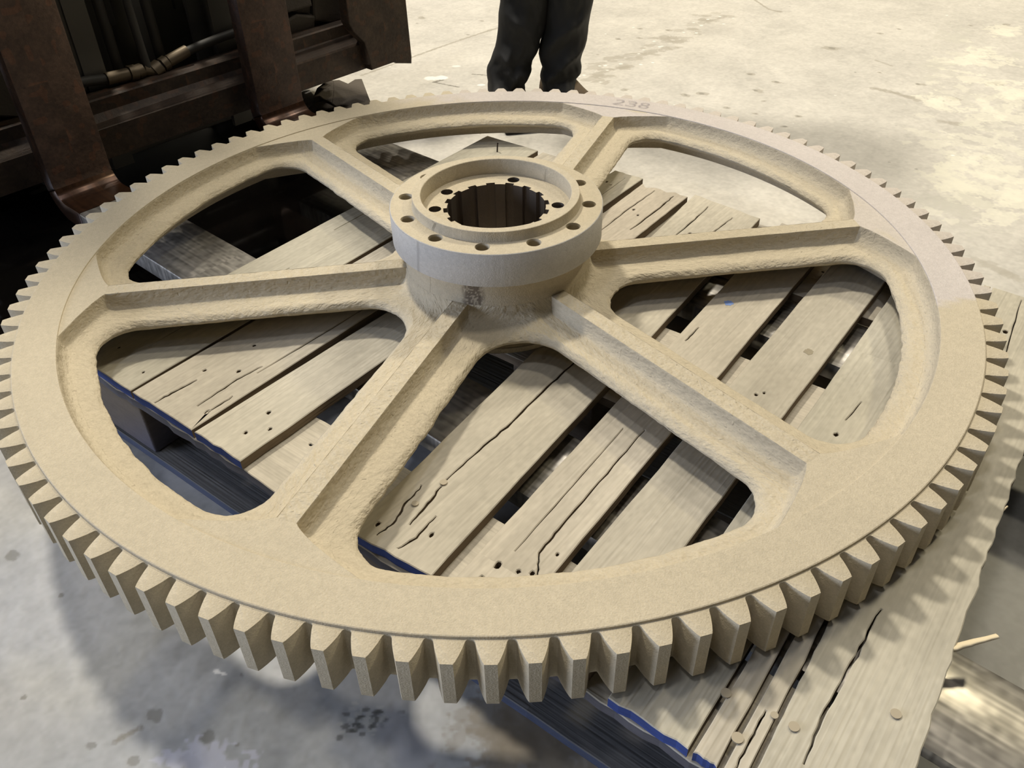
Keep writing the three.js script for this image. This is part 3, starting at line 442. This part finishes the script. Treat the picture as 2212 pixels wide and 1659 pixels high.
{ // a bent nail and two long splinters
  const m = mesh('bent_nail', tube([V3(0.63 * S, PT - 0.002, -0.5 * S), V3(0.632 * S, PT + 0.012, -0.5 * S), V3(0.63 * S, PT + 0.02, -0.497 * S)], 0.0016, 8, 6), steel(0x3a3029, 0.7, 0.6), pallet);
  const spl = new THREE.MeshStandardMaterial({ color: 0xd9c9a6, roughness: 0.9 });
  const splinter = (a, b, w) => { const g = new THREE.CylinderGeometry(w * 0.6, w, 1, 6, 7); const p = g.attributes.position, R = rng(77); for (let i = 0; i < p.count; i++) p.setXYZ(i, p.getX(i) * (1 + 0.6 * (R() - 0.5)) + 0.002 * (R() - 0.5), p.getY(i), p.getZ(i) * 0.5); const d = b.clone().sub(a); g.scale(1, d.length(), 1); g.computeVertexNormals(); const s = mesh('splinter', g, spl, pallet); s.position.copy(a).addScaledVector(d, 0.5); s.quaternion.setFromUnitVectors(V3(0, 1, 0), d.normalize()); };
  splinter(V3(-0.345 * S, PT - 0.008, 1.10 * S), V3(-0.29 * S, PT + 0.002, 1.152 * S), 0.0085);
  splinter(V3(-0.05 * S, PT - 0.01, 1.085 * S), V3(0.0 * S, PT - 0.004, 1.10 * S), 0.004);
  splinter(V3(-0.70 * S, PT - 0.02, 0.10 * S), V3(-0.66 * S, PT - 0.012, 0.08 * S), 0.004);
}
// second layer: three stringer boards, nine blocks, bottom boards
const SY = PT - TH * S;
const SIDES = [[-0.712, -0.527], [-0.14, 0.148], [0.445, 0.71]];
function rotBoard(o) { return board(o); }
for (const [k, [a, b]] of SIDES.entries()) {
  // runs across the pallet: built as a board whose length is v
  const g = new THREE.Group();
  const m = board({ u0: -0.60, u1: 1.07, e: [-b, -a, -b, -a], y: SY - 0.0004, name: 'stringer_board', sideC: k === 0 ? [0.12, 0.115, 0.13] : RAWWOOD, jagE: 0.006, jagR: k === 0 ? 0.004 : 0, pits: [[0.0, -(a + b) / 2 - 0.03, 0.005], [0.55, -(a + b) / 2, 0.005]] });
  m.rotation.y = -Math.PI / 2;   // local x -> +z, local z -> -x
}
const blockMats = [0, 1, 2];
for (const [k, [a0, b]] of SIDES.entries()) for (const [v0, v1] of [[-0.595, -0.40], [0.14, 0.35], [0.87, 1.06]]) {
  const a = k === 2 ? (v0 < 0 ? 0.585 : v0 < 0.5 ? 0.53 : 0.46) : a0;
  const h = SY - TH * S - TH * S; const g = box((b - a - 0.01) * S, h - 0.0008, (v1 - v0) * S, (a + b) / 2 * S, TH * S + h / 2, (v0 + v1) / 2 * S, 0.004);
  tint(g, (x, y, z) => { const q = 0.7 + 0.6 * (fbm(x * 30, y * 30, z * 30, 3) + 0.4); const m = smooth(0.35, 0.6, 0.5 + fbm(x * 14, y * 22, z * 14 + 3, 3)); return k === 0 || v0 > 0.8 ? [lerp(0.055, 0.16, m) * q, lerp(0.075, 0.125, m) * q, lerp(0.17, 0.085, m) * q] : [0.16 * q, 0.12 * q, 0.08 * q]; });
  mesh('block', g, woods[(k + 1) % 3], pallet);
}
for (const [k, [a, b]] of SIDES.entries()) {
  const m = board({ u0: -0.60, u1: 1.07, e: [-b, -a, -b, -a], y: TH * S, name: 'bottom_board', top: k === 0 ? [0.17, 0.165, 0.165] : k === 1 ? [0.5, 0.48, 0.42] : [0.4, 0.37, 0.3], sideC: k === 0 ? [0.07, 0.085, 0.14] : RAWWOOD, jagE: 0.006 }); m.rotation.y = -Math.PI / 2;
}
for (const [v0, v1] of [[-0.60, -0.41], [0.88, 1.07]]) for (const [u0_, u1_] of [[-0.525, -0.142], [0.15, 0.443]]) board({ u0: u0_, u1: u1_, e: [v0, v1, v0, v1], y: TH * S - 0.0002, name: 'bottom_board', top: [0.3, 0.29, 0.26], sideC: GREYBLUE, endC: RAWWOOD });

// ------------------------------------------------------------------ the forklift
const lift = new THREE.Group(); lift.name = numbered('forklift'); lift.rotation.y = (51 - 4.4) * D2R; scene.add(lift);
tag(lift, 'dark brown forklift with its two forks run under the pallet', 'forklift');
const brownTex = dataTex(512, 512, (i, j) => { const u = i / 512, v = j / 512; const s = 0.5 * la(u * 12, v * 12) + 0.3 * la(u * 64, v * 64) + 0.2 * lc(u * 256, v * 256); const r = la(u * 20 + 7, v * 20) > 0.74 ? 26 : 0; const m = 150 + 90 * (s - 0.5); return [m + r, m * 0.97 + r * 0.4, m * 0.95]; }, true);
brownTex.repeat.set(3, 3);
const brown = new THREE.MeshStandardMaterial({ color: new THREE.Color().setRGB(0.22, 0.14, 0.10), map: brownTex, roughness: 0.5, metalness: 0.25, bumpMap: texCast, bumpScale: 0.0008 });
const darkBrown = new THREE.MeshStandardMaterial({ color: new THREE.Color().setRGB(0.16, 0.11, 0.072), map: brownTex, roughness: 0.62, metalness: 0.15, bumpMap: texCast, bumpScale: 0.0008 });
const black = new THREE.MeshStandardMaterial({ color: 0x57544c, roughness: 0.55 });
const rubber = new THREE.MeshStandardMaterial({ color: 0x4b453d, roughness: 0.9, bumpMap: texCast, bumpScale: 0.001 });
const bladeMat = new THREE.MeshStandardMaterial({ color: 0xe2dfd8, map: texScuff, roughness: 0.3, metalness: 0.6 });
const heelMat = new THREE.MeshStandardMaterial({ color: 0x5c3f2c, map: texScuff, roughness: 0.3, metalness: 0.55 });
const YU = y => (y + 0.32) * S;     // unit height (gear face = 0) to metres above the floor
function sideExtrude(list, w, bev = 0.003) { // list of [a(z), y] in metres, extruded along x centred
  const sh = new THREE.Shape(); list.forEach(([a, y], i) => i ? sh.lineTo(a, y) : sh.moveTo(a, y));
  let g = new THREE.ExtrudeGeometry(sh, { depth: w - 2 * bev, bevelEnabled: true, bevelThickness: bev, bevelSize: bev, bevelOffset: -bev, bevelSegments: 2 });
  g.translate(0, 0, -(w - 2 * bev) / 2); g.rotateY(-Math.PI / 2); // shape x -> +z, depth -> -x
  g = toCreasedNormals(g, 0.5); return uvPlanar(g);
}
for (const [bc] of [[-0.307], [0.420]]) {
  const fz = -1.405 * S, th = 0.058 * S, yt = YU(-0.167), r = 0.052 * S, topY = 0.75;
  const front = [[fz, topY]], heel = []; for (let i = 0; i <= 8; i++) { const a = i / 8 * Math.PI / 2; heel.push([fz + r - r * Math.cos(a), yt + r - r * Math.sin(a)]); }
  const back = []; for (let i = 8; i >= 0; i--) { const a = i / 8 * Math.PI / 2, R2 = r + th; back.push([fz + r - R2 * Math.cos(a), yt + r - R2 * Math.sin(a)]); }
  const shank = mesh('fork', sideExtrude([[fz, topY], ...heel.slice(0, 3), ...back.slice(6), [fz - th, topY]], 0.184 * S, 0.004), brown, lift); shank.position.x = bc * S;
  mesh('fork_heel', sideExtrude([...heel.slice(2), [fz + r + 0.055, yt], [fz + r + 0.055, yt - th], ...back.slice(0, 7)], 0.184 * S, 0.004), heelMat, shank).userData.label = 'rust-brown polished fork heel';
  const z0 = fz + r, z1 = 1.30 * S;
  const blade = mesh('fork_blade', sideExtrude([[z0 + 0.056, yt - 0.0006], [z1 - 0.02, yt - 0.0006], [z1, yt - 0.006], [z1, yt - 0.014], [z1 - 0.5, yt - 0.032], [z0 + 0.2, yt - th], [z0 + 0.056, yt - th]], 0.184 * S, 0.003), bladeMat, shank);
  blade.userData.label = 'worn bright steel fork blade';
}
{ // carriage bars
  const low = [[-1.492, -0.14], [-1.492, -0.047], [-1.498, -0.040], [-1.530, -0.012], [-1.575, -0.008], [-1.575, -0.14]].map(([a, y]) => [a * S, YU(y)]);
  const m1 = mesh('carriage_bar', sideExtrude(low, 1.62 * S), darkBrown, lift); m1.position.x = 0.16 * S;
  const sm = [[-1.530, -0.013], [-1.530, 0.026], [-1.536, 0.030], [-1.600, 0.030], [-1.600, -0.013]].map(([a, y]) => [a * S, YU(y)]);
  const m2 = mesh('carriage_bar', sideExtrude(sm, 1.55 * S), darkBrown, lift); m2.position.x = 0.16 * S;
  const up = [[-1.492, 0.48], [-1.492, 0.58], [-1.575, 0.6], [-1.575, 0.46]].map(([a, y]) => [a * S, YU(y)]);
  const m3 = mesh('carriage_bar', sideExtrude(up, 1.62 * S), darkBrown, lift); m3.position.x = 0.16 * S;
  // end plates
  for (const s of [1, -1]) {
    const sh = new THREE.Shape(); [[0.80, 0.75], [0.80, 0.05], [0.815, 0.02], [0.86, -0.03], [0.88, -0.135], [0.995, -0.135], [1.002, -0.142], [1.075, -0.162], [1.078, -0.14], [1.062, 0.75]].forEach(([b, y], i) => i ? sh.lineTo(b * S, YU(y)) : sh.moveTo(b * S, YU(y)));
    const g = new THREE.ExtrudeGeometry(sh, { depth: 0.028, bevelEnabled: true, bevelThickness: 0.003, bevelSize: 0.003, bevelSegments: 2 }); uvPlanar(g);
    const m = mesh('end_plate', g, darkBrown, lift); m.position.z = -1.50 * S; if (s < 0) { m.scale.x = -1; m.position.x = 0.32 * S; }
    const rb = mesh('plate_rib', box(0.05 * S, 0.9 * S, 0.05, 0, 0, 0, 0.008), darkBrown, m); rb.position.set(0.885 * S, YU(0.33), 0.005);
  }
  // mast: outer and inner channels, cross members, lift cylinder
  for (const b of [-0.16, 0.46]) for (const [off, z, w] of [[0, -1.76, 0.10], [b < 0 ? 0.075 : -0.075, -1.70, 0.07]]) {
    const g = mergeGeometries([box(w * S, 2.0, 0.012, 0, 0, 0.05), box(w * S, 2.0, 0.012, 0, 0, -0.05), box(0.014, 2.0, 0.1, (b < 0 ? -1 : 1) * w * S / 2, 0, 0)]);
    const m = mesh('mast_rail', g, black, lift); m.position.set((b + off) * S, 1.0 + 0.06, z * S);
  }
  mesh('mast_crossmember', box(0.62 * S, 0.11, 0.03, 0.15 * S, 0.11, -1.72 * S, 0.004), black, lift);
  mesh('mast_crossmember', box(0.62 * S, 0.10, 0.03, 0.15 * S, 1.2, -1.74 * S, 0.004), black, lift);
  mesh('lift_cylinder', new THREE.CylinderGeometry(0.045, 0.045, 1.7, 20).translate(0.15 * S, 0.95, -1.78 * S), black, lift);
  for (const b of [0.03, 0.27]) mesh('lift_chain', box(0.02, 1.6, 0.012, b * S, 1.15, -1.67 * S), steel(0x22221f, 0.6, 0.5), lift);
  // chassis, front axle cover, counterbody behind the mast
  mesh('chassis', mergeGeometries([box(1.0 * S, 0.62, 0.9, 0.15 * S, 0.42, -1.95 * S - 0.45, 0.03), box(0.9 * S, 0.5, 0.7, 0.15 * S, 0.95, -1.95 * S - 0.65, 0.05)]), black, lift);
  // hydraulic hose with fittings resting behind the small bar
  const hz = -1.60, hp = [[-0.34, 0.075], [-0.14, 0.066], [-0.06, 0.055], [0.03, 0.05]].map(([b, y]) => V3(b * S, YU(y), hz * S));
  const hp2 = [[0.105, 0.044], [0.16, 0.056], [0.235, 0.068], [0.34, 0.078], [0.5, 0.085]].map(([b, y]) => V3(b * S, YU(y), hz * S));
  const hoseM = new THREE.MeshStandardMaterial({ color: 0x3c3a35, roughness: 0.6 });
  const h1 = mesh('hydraulic_hose', tube(hp, 0.011, 20, 10), hoseM, lift); const h2 = mesh('hydraulic_hose', tube(hp2, 0.010, 20, 10), hoseM, lift);
  const brass = new THREE.MeshStandardMaterial({ color: 0x6b5f4c, roughness: 0.5, metalness: 0.5 });
  function fit(name, a, b, r, seg, par) { const d = b.clone().sub(a); const g = new THREE.CylinderGeometry(r, r, d.length(), seg); const m = mesh(name, g, brass, par); m.position.copy(a).addScaledVector(d, 0.5); m.quaternion.setFromUnitVectors(V3(0, 1, 0), d.normalize()); }
  const at = (b, y) => V3(b * S, YU(y), (hz + 0.004) * S);
  fit('crimp_sleeve', at(-0.068, 0.056), at(0.005, 0.052), 0.0135, 18, h1); fit('hex_nut', at(0.008, 0.052), at(0.034, 0.050), 0.018, 6, h1); fit('hex_nut', at(0.036, 0.05), at(0.056, 0.052), 0.016, 6, h1);
  fit('pipe_tee', at(0.058, 0.051), at(0.095, 0.036), 0.012, 12, h2); fit('hex_nut', at(0.09, 0.036), at(0.118, 0.046), 0.019, 6, h2); fit('hex_nut', at(0.125, 0.048), at(0.145, 0.054), 0.017, 6, h2); fit('crimp_sleeve', at(0.148, 0.055), at(0.222, 0.070), 0.0135, 18, h2);
  const pipe = mesh('hydraulic_pipe', tube([at(0.075, 0.04), at(0.07, 0.15), at(0.065, 0.5), at(0.06, 1.0)], 0.009, 20, 10), hoseM, lift);
  for (const b of [-0.1, 0.01, 0.16]) mesh('hydraulic_pipe', tube([V3(b * S, YU(0.0), -1.66 * S), V3((b - 0.005) * S, YU(0.4), -1.66 * S), V3(b * S, YU(1.6), -1.66 * S)], 0.012, 14, 10), hoseM, lift);
  // drive wheels with chunky cracked tread
  for (const s of [1, -1]) {
    const rw = 0.265, w = 0.24; const cx0 = s > 0 ? 0.735 : -0.435;
    const prof = [[0.12, -w / 2 + 0.01], [rw - 0.05, -w / 2], [rw - 0.012, -w / 2 + 0.012], [rw - 0.004, -w / 2 + 0.03], [rw, 0], [rw - 0.004, w / 2 - 0.03], [rw - 0.012, w / 2 - 0.012], [rw - 0.05, w / 2], [0.12, w / 2 - 0.01]];
    const parts = [lathe(prof, 48).toNonIndexed()];
    const R = rng(8);
    for (let k = 0; k < 16; k++) for (const side of [-1, 1]) {
      const sh = new THREE.Shape(); const j = () => 0.006 * (R() - 0.5); [[-0.045 + j(), -0.056], [0.030 + j(), -0.062], [0.046 + j(), -0.01], [0.030 + j(), 0.05], [-0.028 + j(), 0.058], [-0.046, 0.01]].forEach(([x, y], i) => i ? sh.lineTo(x, y) : sh.moveTo(x, y));
      const g = new THREE.ExtrudeGeometry(sh, { depth: 0.026, bevelEnabled: true, bevelThickness: 0.004, bevelSize: 0.004, bevelSegments: 1 }); g.rotateX(-Math.PI / 2);                      // height now +y
      g.translate(0, rw - 0.014, 0); g.rotateY(Math.PI / 2); // tread block: width along x... turned to wheel frame
      const mm = new THREE.Matrix4().makeRotationX(0); g.applyMatrix4(mm);
      // wheel axis is y for the lathe: move block to rim
      g.rotateZ(-Math.PI / 2);                       // height along +x
      g.translate(0, side * 0.062, 0);
      g.rotateY((k + (side > 0 ? 0.5 : 0)) / 16 * Math.PI * 2); parts.push(g);
    }
    const g = mergeGeometries(parts.map(q => { const c = new THREE.BufferGeometry(); c.setAttribute('position', q.attributes.position); c.computeVertexNormals(); return uvPlanar(c); }));
    g.rotateZ(Math.PI / 2);
    const m = mesh('tyre', g, rubber, lift); m.position.set(cx0 * S, 0.292, -1.98 * S);
    const hubm = mesh('wheel_hub', new THREE.CylinderGeometry(0.125, 0.125, w - 0.03, 24).rotateZ(Math.PI / 2), darkBrown, m);
  }
}

// ------------------------------------------------------------------ the person behind the gear
{
  const person = new THREE.Group(); person.name = numbered('person'); scene.add(person);
  const ZP = -1.185;
  const base = pixelOnZ(1150, 190, ZP);
  tag(person, 'person in black trousers standing behind the gear', 'person');
  const px = (X, Y) => { const p = pixelOnZ(1000 + X / 6.9125, Y / 6.9125, ZP); return [p.x, p.y]; };
  const rowsL = [[1330, 370, 930], [1250, 368, 922], [1200, 374, 950], [1150, 360, 990], [1060, 353, 1028], [1000, 360, 1022], [900, 410, 1042], [800, 442, 1105], [700, 480, 1146], [600, 500, 1152], [470, 518, 1215], [400, 525, 1240], [200, 530, 1265], [0, 560, 1290]];
  const rowsR = [[1330, 1195, 1690], [1250, 1185, 1692], [1200, 1168, 1690], [1150, 1150, 1692], [1090, 1158, 1762], [1000, 1186, 1772], [900, 1150, 1756], [800, 1130, 1782], [700, 1140, 1822], [600, 1163, 1850], [470, 1195, 1868], [400, 1210, 1872], [200, 1215, 1905], [0, 1230, 1950]];
  const cloth = new THREE.MeshPhysicalMaterial({ color: new THREE.Color().setRGB(0.014, 0.014, 0.0135), roughness: 0.75, sheen: 0.4, sheenColor: new THREE.Color(0x444444), sheenRoughness: 0.4, side: THREE.DoubleSide });
  function leg(rows, hip, kx) {
    const R = rows.map(([y, a, b]) => { const p = px(a, y), q = px(b, y); return [p[1], (p[0] + q[0]) / 2, (q[0] - p[0]) / 2]; });
    const last = R[R.length - 1];
    for (const t of [0.2, 0.4, 0.6, 0.8, 1]) R.push([lerp(last[0], 0.86, t), lerp(last[1], hip, smooth(0, 1, t)), lerp(last[2], 0.095, t)]);
    R.sort((a, b) => a[0] - b[0]);
    R.unshift([0.022, R[0][1], R[0][2] * 0.93]);
    return { R, at: y => { for (let i = 0; i + 1 < R.length; i++) if (y <= R[i + 1][0] || i === R.length - 2) { const t = clamp((y - R[i][0]) / (R[i + 1][0] - R[i][0])); return [lerp(R[i][1], R[i + 1][1], t), lerp(R[i][2], R[i + 1][2], t)]; } } };
  }
  const LL = leg(rowsL, px(880, 0)[0] - 0.01, 0), RL = leg(rowsR, px(1600, 0)[0] - 0.03, 0);
  const mk = (lg, s0) => { const y0 = lg.R[0][0], y1 = 0.88, nv = 170, nu = 64; return grid((i, j) => { const y = lerp(y0, y1, (j / nv)); const [cx, hw] = lg.at(y); const a = i / nu * Math.PI * 2; const cs = Math.cos(a), sn = Math.sin(a);
    const bunch = Math.exp(-Math.max(0, y - y0) / 0.22); const front = clamp(sn + 0.35);
    const fold = 0.019 * bunch * front * (1 - 2.2 * Math.abs(Math.sin(((y - y0) * 62 + 2.6 * cs * s0 + 3.2 * fbm(cs * 1.3 + s0 * 5, y * 6, sn, 2)) / 2))) + (0.008 * fbm(cs * 2 + s0, y * 14, sn * 2, 3) + 0.005 * fbm(cs * 6 + s0, y * 34, sn * 6, 2)) * front;
    const d = hw * 0.98 + 0.004 + fold + 0.045 * front * smooth(0.11, 0.03, y); return [cx + cs * hw, y, ZP + sn * d, i / nu * 0.4, y]; }, nu, nv); };
  const trousers = mesh('trousers', mergeGeometries([mk(LL, 1), mk(RL, -1)]), cloth, person);
  // body: one continuous figure (torso, neck, head, arms, hands, legs) from a smooth field
  const cx = (LL.at(0.86)[0] + RL.at(0.86)[0]) / 2, footL = LL.at(0.1)[0], footR = RL.at(0.1)[0];
  const B = []; const bone = (a, b, ra, rb) => B.push([a, b, ra, rb]);
  const hipL = V3(cx - 0.085, 0.90, ZP), hipR = V3(cx + 0.085, 0.90, ZP), knL = V3(LL.at(0.48)[0], 0.48, ZP + 0.01), knR = V3(RL.at(0.48)[0], 0.48, ZP + 0.01), anL = V3(footL, 0.09, ZP - 0.01), anR = V3(footR, 0.09, ZP - 0.01);
  bone(hipL, knL, 0.08, 0.052); bone(hipR, knR, 0.08, 0.052); bone(knL, anL, 0.046, 0.032); bone(knR, anR, 0.046, 0.032);
  const chest = V3(cx, 1.30, ZP - 0.01), neck0 = V3(cx, 1.47, ZP - 0.01), head = V3(cx, 1.63, ZP + 0.015);
  bone(V3(cx, 0.95, ZP), V3(cx, 1.12, ZP), 0.135, 0.125); bone(V3(cx - 0.05, 1.12, ZP), V3(cx - 0.07, 1.34, ZP), 0.11, 0.115); bone(V3(cx + 0.05, 1.12, ZP), V3(cx + 0.07, 1.34, ZP), 0.11, 0.115); bone(chest, neck0, 0.12, 0.065); bone(neck0, V3(cx, 1.56, ZP), 0.056, 0.056);
  const arms = [-1, 1].map(s => { const sh = V3(cx + s * 0.185, 1.40, ZP - 0.01), el = V3(cx + s * 0.235, 1.12, ZP - 0.02), wr = V3(cx + s * 0.225, 0.88, ZP + 0.06); bone(V3(cx + s * 0.1, 1.41, ZP), sh, 0.07, 0.062); bone(sh, el, 0.056, 0.045); bone(el, wr, 0.042, 0.03); return { s, wr }; });
  const cap = (p, [a, b, ra, rb]) => { const ab = b.clone().sub(a), t = clamp(p.clone().sub(a).dot(ab) / ab.lengthSq()); return p.distanceTo(a.clone().addScaledVector(ab, t)) - lerp(ra, rb, t); };
  function field(list, k) { return p => { let d = 1e9; for (const b of list) { const c = cap(p, b); const h = clamp(0.5 + 0.5 * (d - c) / k); d = d > 1e8 ? c : lerp(d, c, h) - k * h * (1 - h); } return d; }; }
  function march(fn, min, size, res) {
    const mc = new MarchingCubes(res, new THREE.MeshBasicMaterial(), false, false, 60000); mc.isolation = 0; const h = size / res, v = V3(0, 0, 0);
    for (let z = 0; z < res; z++) for (let y = 0; y < res; y++) for (let x = 0; x < res; x++) { v.set(min.x + x * h, min.y + y * h, min.z + z * h); mc.field[x + y * res + z * res * res] = -fn(v); }
    mc.update(); const n = mc.count, pos = new Float32Array(n * 3), nor = new Float32Array(n * 3); const half = size / 2;
    for (let i = 0; i < n * 3; i++) { pos[i] = mc.positionArray[i] * half + half + [min.x, min.y, min.z][i % 3]; nor[i] = mc.normalArray[i]; }
    const g = new THREE.BufferGeometry(); g.setAttribute('position', new THREE.BufferAttribute(pos, 3)); const m = mergeVertices(g, 1e-5); m.computeVertexNormals(); return m.toNonIndexed();
  }
  const bodyF = field(B, 0.035);
  const body = march(bodyF, V3(cx - 0.8, 0.05, ZP - 0.8), 1.6, 72);
  const headB = [[head.clone().add(V3(0, 0.03, -0.015)), head.clone().add(V3(0, 0.02, 0.0)), 0.092, 0.09], [head.clone().add(V3(0, -0.03, 0.02)), head.clone().add(V3(0, -0.075, 0.045)), 0.066, 0.045], [V3(cx, 1.5, ZP - 0.005), head.clone().add(V3(0, -0.05, -0.01)), 0.056, 0.06], [head.clone().add(V3(0, 0.005, 0.095)), head.clone().add(V3(0, -0.03, 0.112)), 0.009, 0.014], [head.clone().add(V3(-0.03, -0.062, 0.085)), head.clone().add(V3(0.03, -0.062, 0.085)), 0.008, 0.008], [head.clone().add(V3(-0.092, 0.005, 0)), head.clone().add(V3(-0.092, -0.035, 0.005)), 0.014, 0.01], [head.clone().add(V3(0.092, 0.005, 0)), head.clone().add(V3(0.092, -0.035, 0.005)), 0.014, 0.01]];
  const hd = march(field(headB, 0.016), V3(cx - 0.17, 1.46, ZP - 0.16), 0.34, 56);
  const hands = arms.map(({ s, wr }) => { const L = []; const d = V3(0, -1, 0.12).normalize(); const kn = wr.clone().addScaledVector(d, 0.085); for (let f = 0; f < 4; f++) { const o = V3(0, 0, (f - 1.5) * 0.02); L.push([wr.clone().addScaledVector(o, 0.5), kn.clone().add(o), 0.017, 0.013]); const l = [0.065, 0.078, 0.072, 0.055][f]; const a = kn.clone().add(o), b = a.clone().add(V3(-s * 0.010, -l * 0.55, 0.006)), c = b.clone().add(V3(-s * 0.024, -l * 0.4, 0.004)); L.push([a, b, 0.010, 0.009], [b, c, 0.009, 0.0075]); } const t0 = wr.clone().add(V3(0, -0.03, 0.03)), t1 = t0.clone().add(V3(-s * 0.012, -0.035, 0.028)), t2 = t1.clone().add(V3(-s * 0.012, -0.03, 0.006)); L.push([t0, t1, 0.014, 0.011], [t1, t2, 0.011, 0.009]); L.push([wr.clone().add(V3(0, 0.05, -0.01)), wr, 0.03, 0.026]); return march(field(L, 0.006), wr.clone().add(V3(-0.12, -0.19, -0.1)), 0.24, 64); });
  const skin = [0.42, 0.26, 0.18], jacket = [0.02, 0.022, 0.026];
  const prep = (g, c) => tint(uvPlanar(g), () => c);
  const bm = mesh('body', mergeGeometries([prep(body, jacket), prep(hd, skin), ...hands.map(h => prep(h, skin))]), new THREE.MeshStandardMaterial({ vertexColors: true, roughness: 0.8 }), person);
  const hairG = new THREE.SphereGeometry(0.101, 32, 16, 0, Math.PI * 2, 0, Math.PI * 0.52); hairG.scale(0.98, 1.02, 1.08); hairG.rotateX(-0.42); mesh('hair', hairG.translate(head.x, head.y + 0.03, head.z - 0.018), new THREE.MeshStandardMaterial({ color: 0x2a1d14, roughness: 0.8 }), person);
  for (const s of [-1, 1]) mesh('eye', new THREE.SphereGeometry(0.011, 14, 10).translate(head.x + s * 0.032, head.y + 0.0, head.z + 0.083), new THREE.MeshStandardMaterial({ color: 0x2c2420, roughness: 0.2 }), person);
  // shoes
  const shoeM = new THREE.MeshStandardMaterial({ color: 0x6a5a45, roughness: 0.8 });
  for (const [an, ry] of [[anL, 0.15], [anR, 0.62]]) {
    const g = grid((i, j) => { const t = j / 18, a = i / 20 * Math.PI * 2; const len = lerp(-0.07, 0.20, t); const w = 0.046 * Math.pow(Math.sin(Math.PI * clamp(0.06 + 0.90 * t)), 0.45); const hh = lerp(0.085, 0.042, smooth(0.2, 0.6, t)) * Math.pow(Math.sin(Math.PI * clamp(0.10 + 0.86 * t)), 0.35); const c = Math.cos(a), s = Math.sin(a); return [c * w, s > 0 ? 0.018 + s * hh : 0.018 + s * 0.018 * (Math.abs(s) > 0.3 ? 1 : Math.abs(s) / 0.3), len, i / 20, t]; }, 20, 18);
    const m = mesh('shoe', g, shoeM, person); m.material.side = THREE.DoubleSide; m.position.set(an.x, 0.0005, an.z); m.rotation.y = ry;
    mesh('sole', new RoundedBoxGeometry(0.098, 0.018, 0.29, 3, 0.008).translate(0, 0.009, 0.062), new THREE.MeshStandardMaterial({ color: 0x1b1815, roughness: 0.9 }), m);
  }
}
renderer.render(scene, camera);
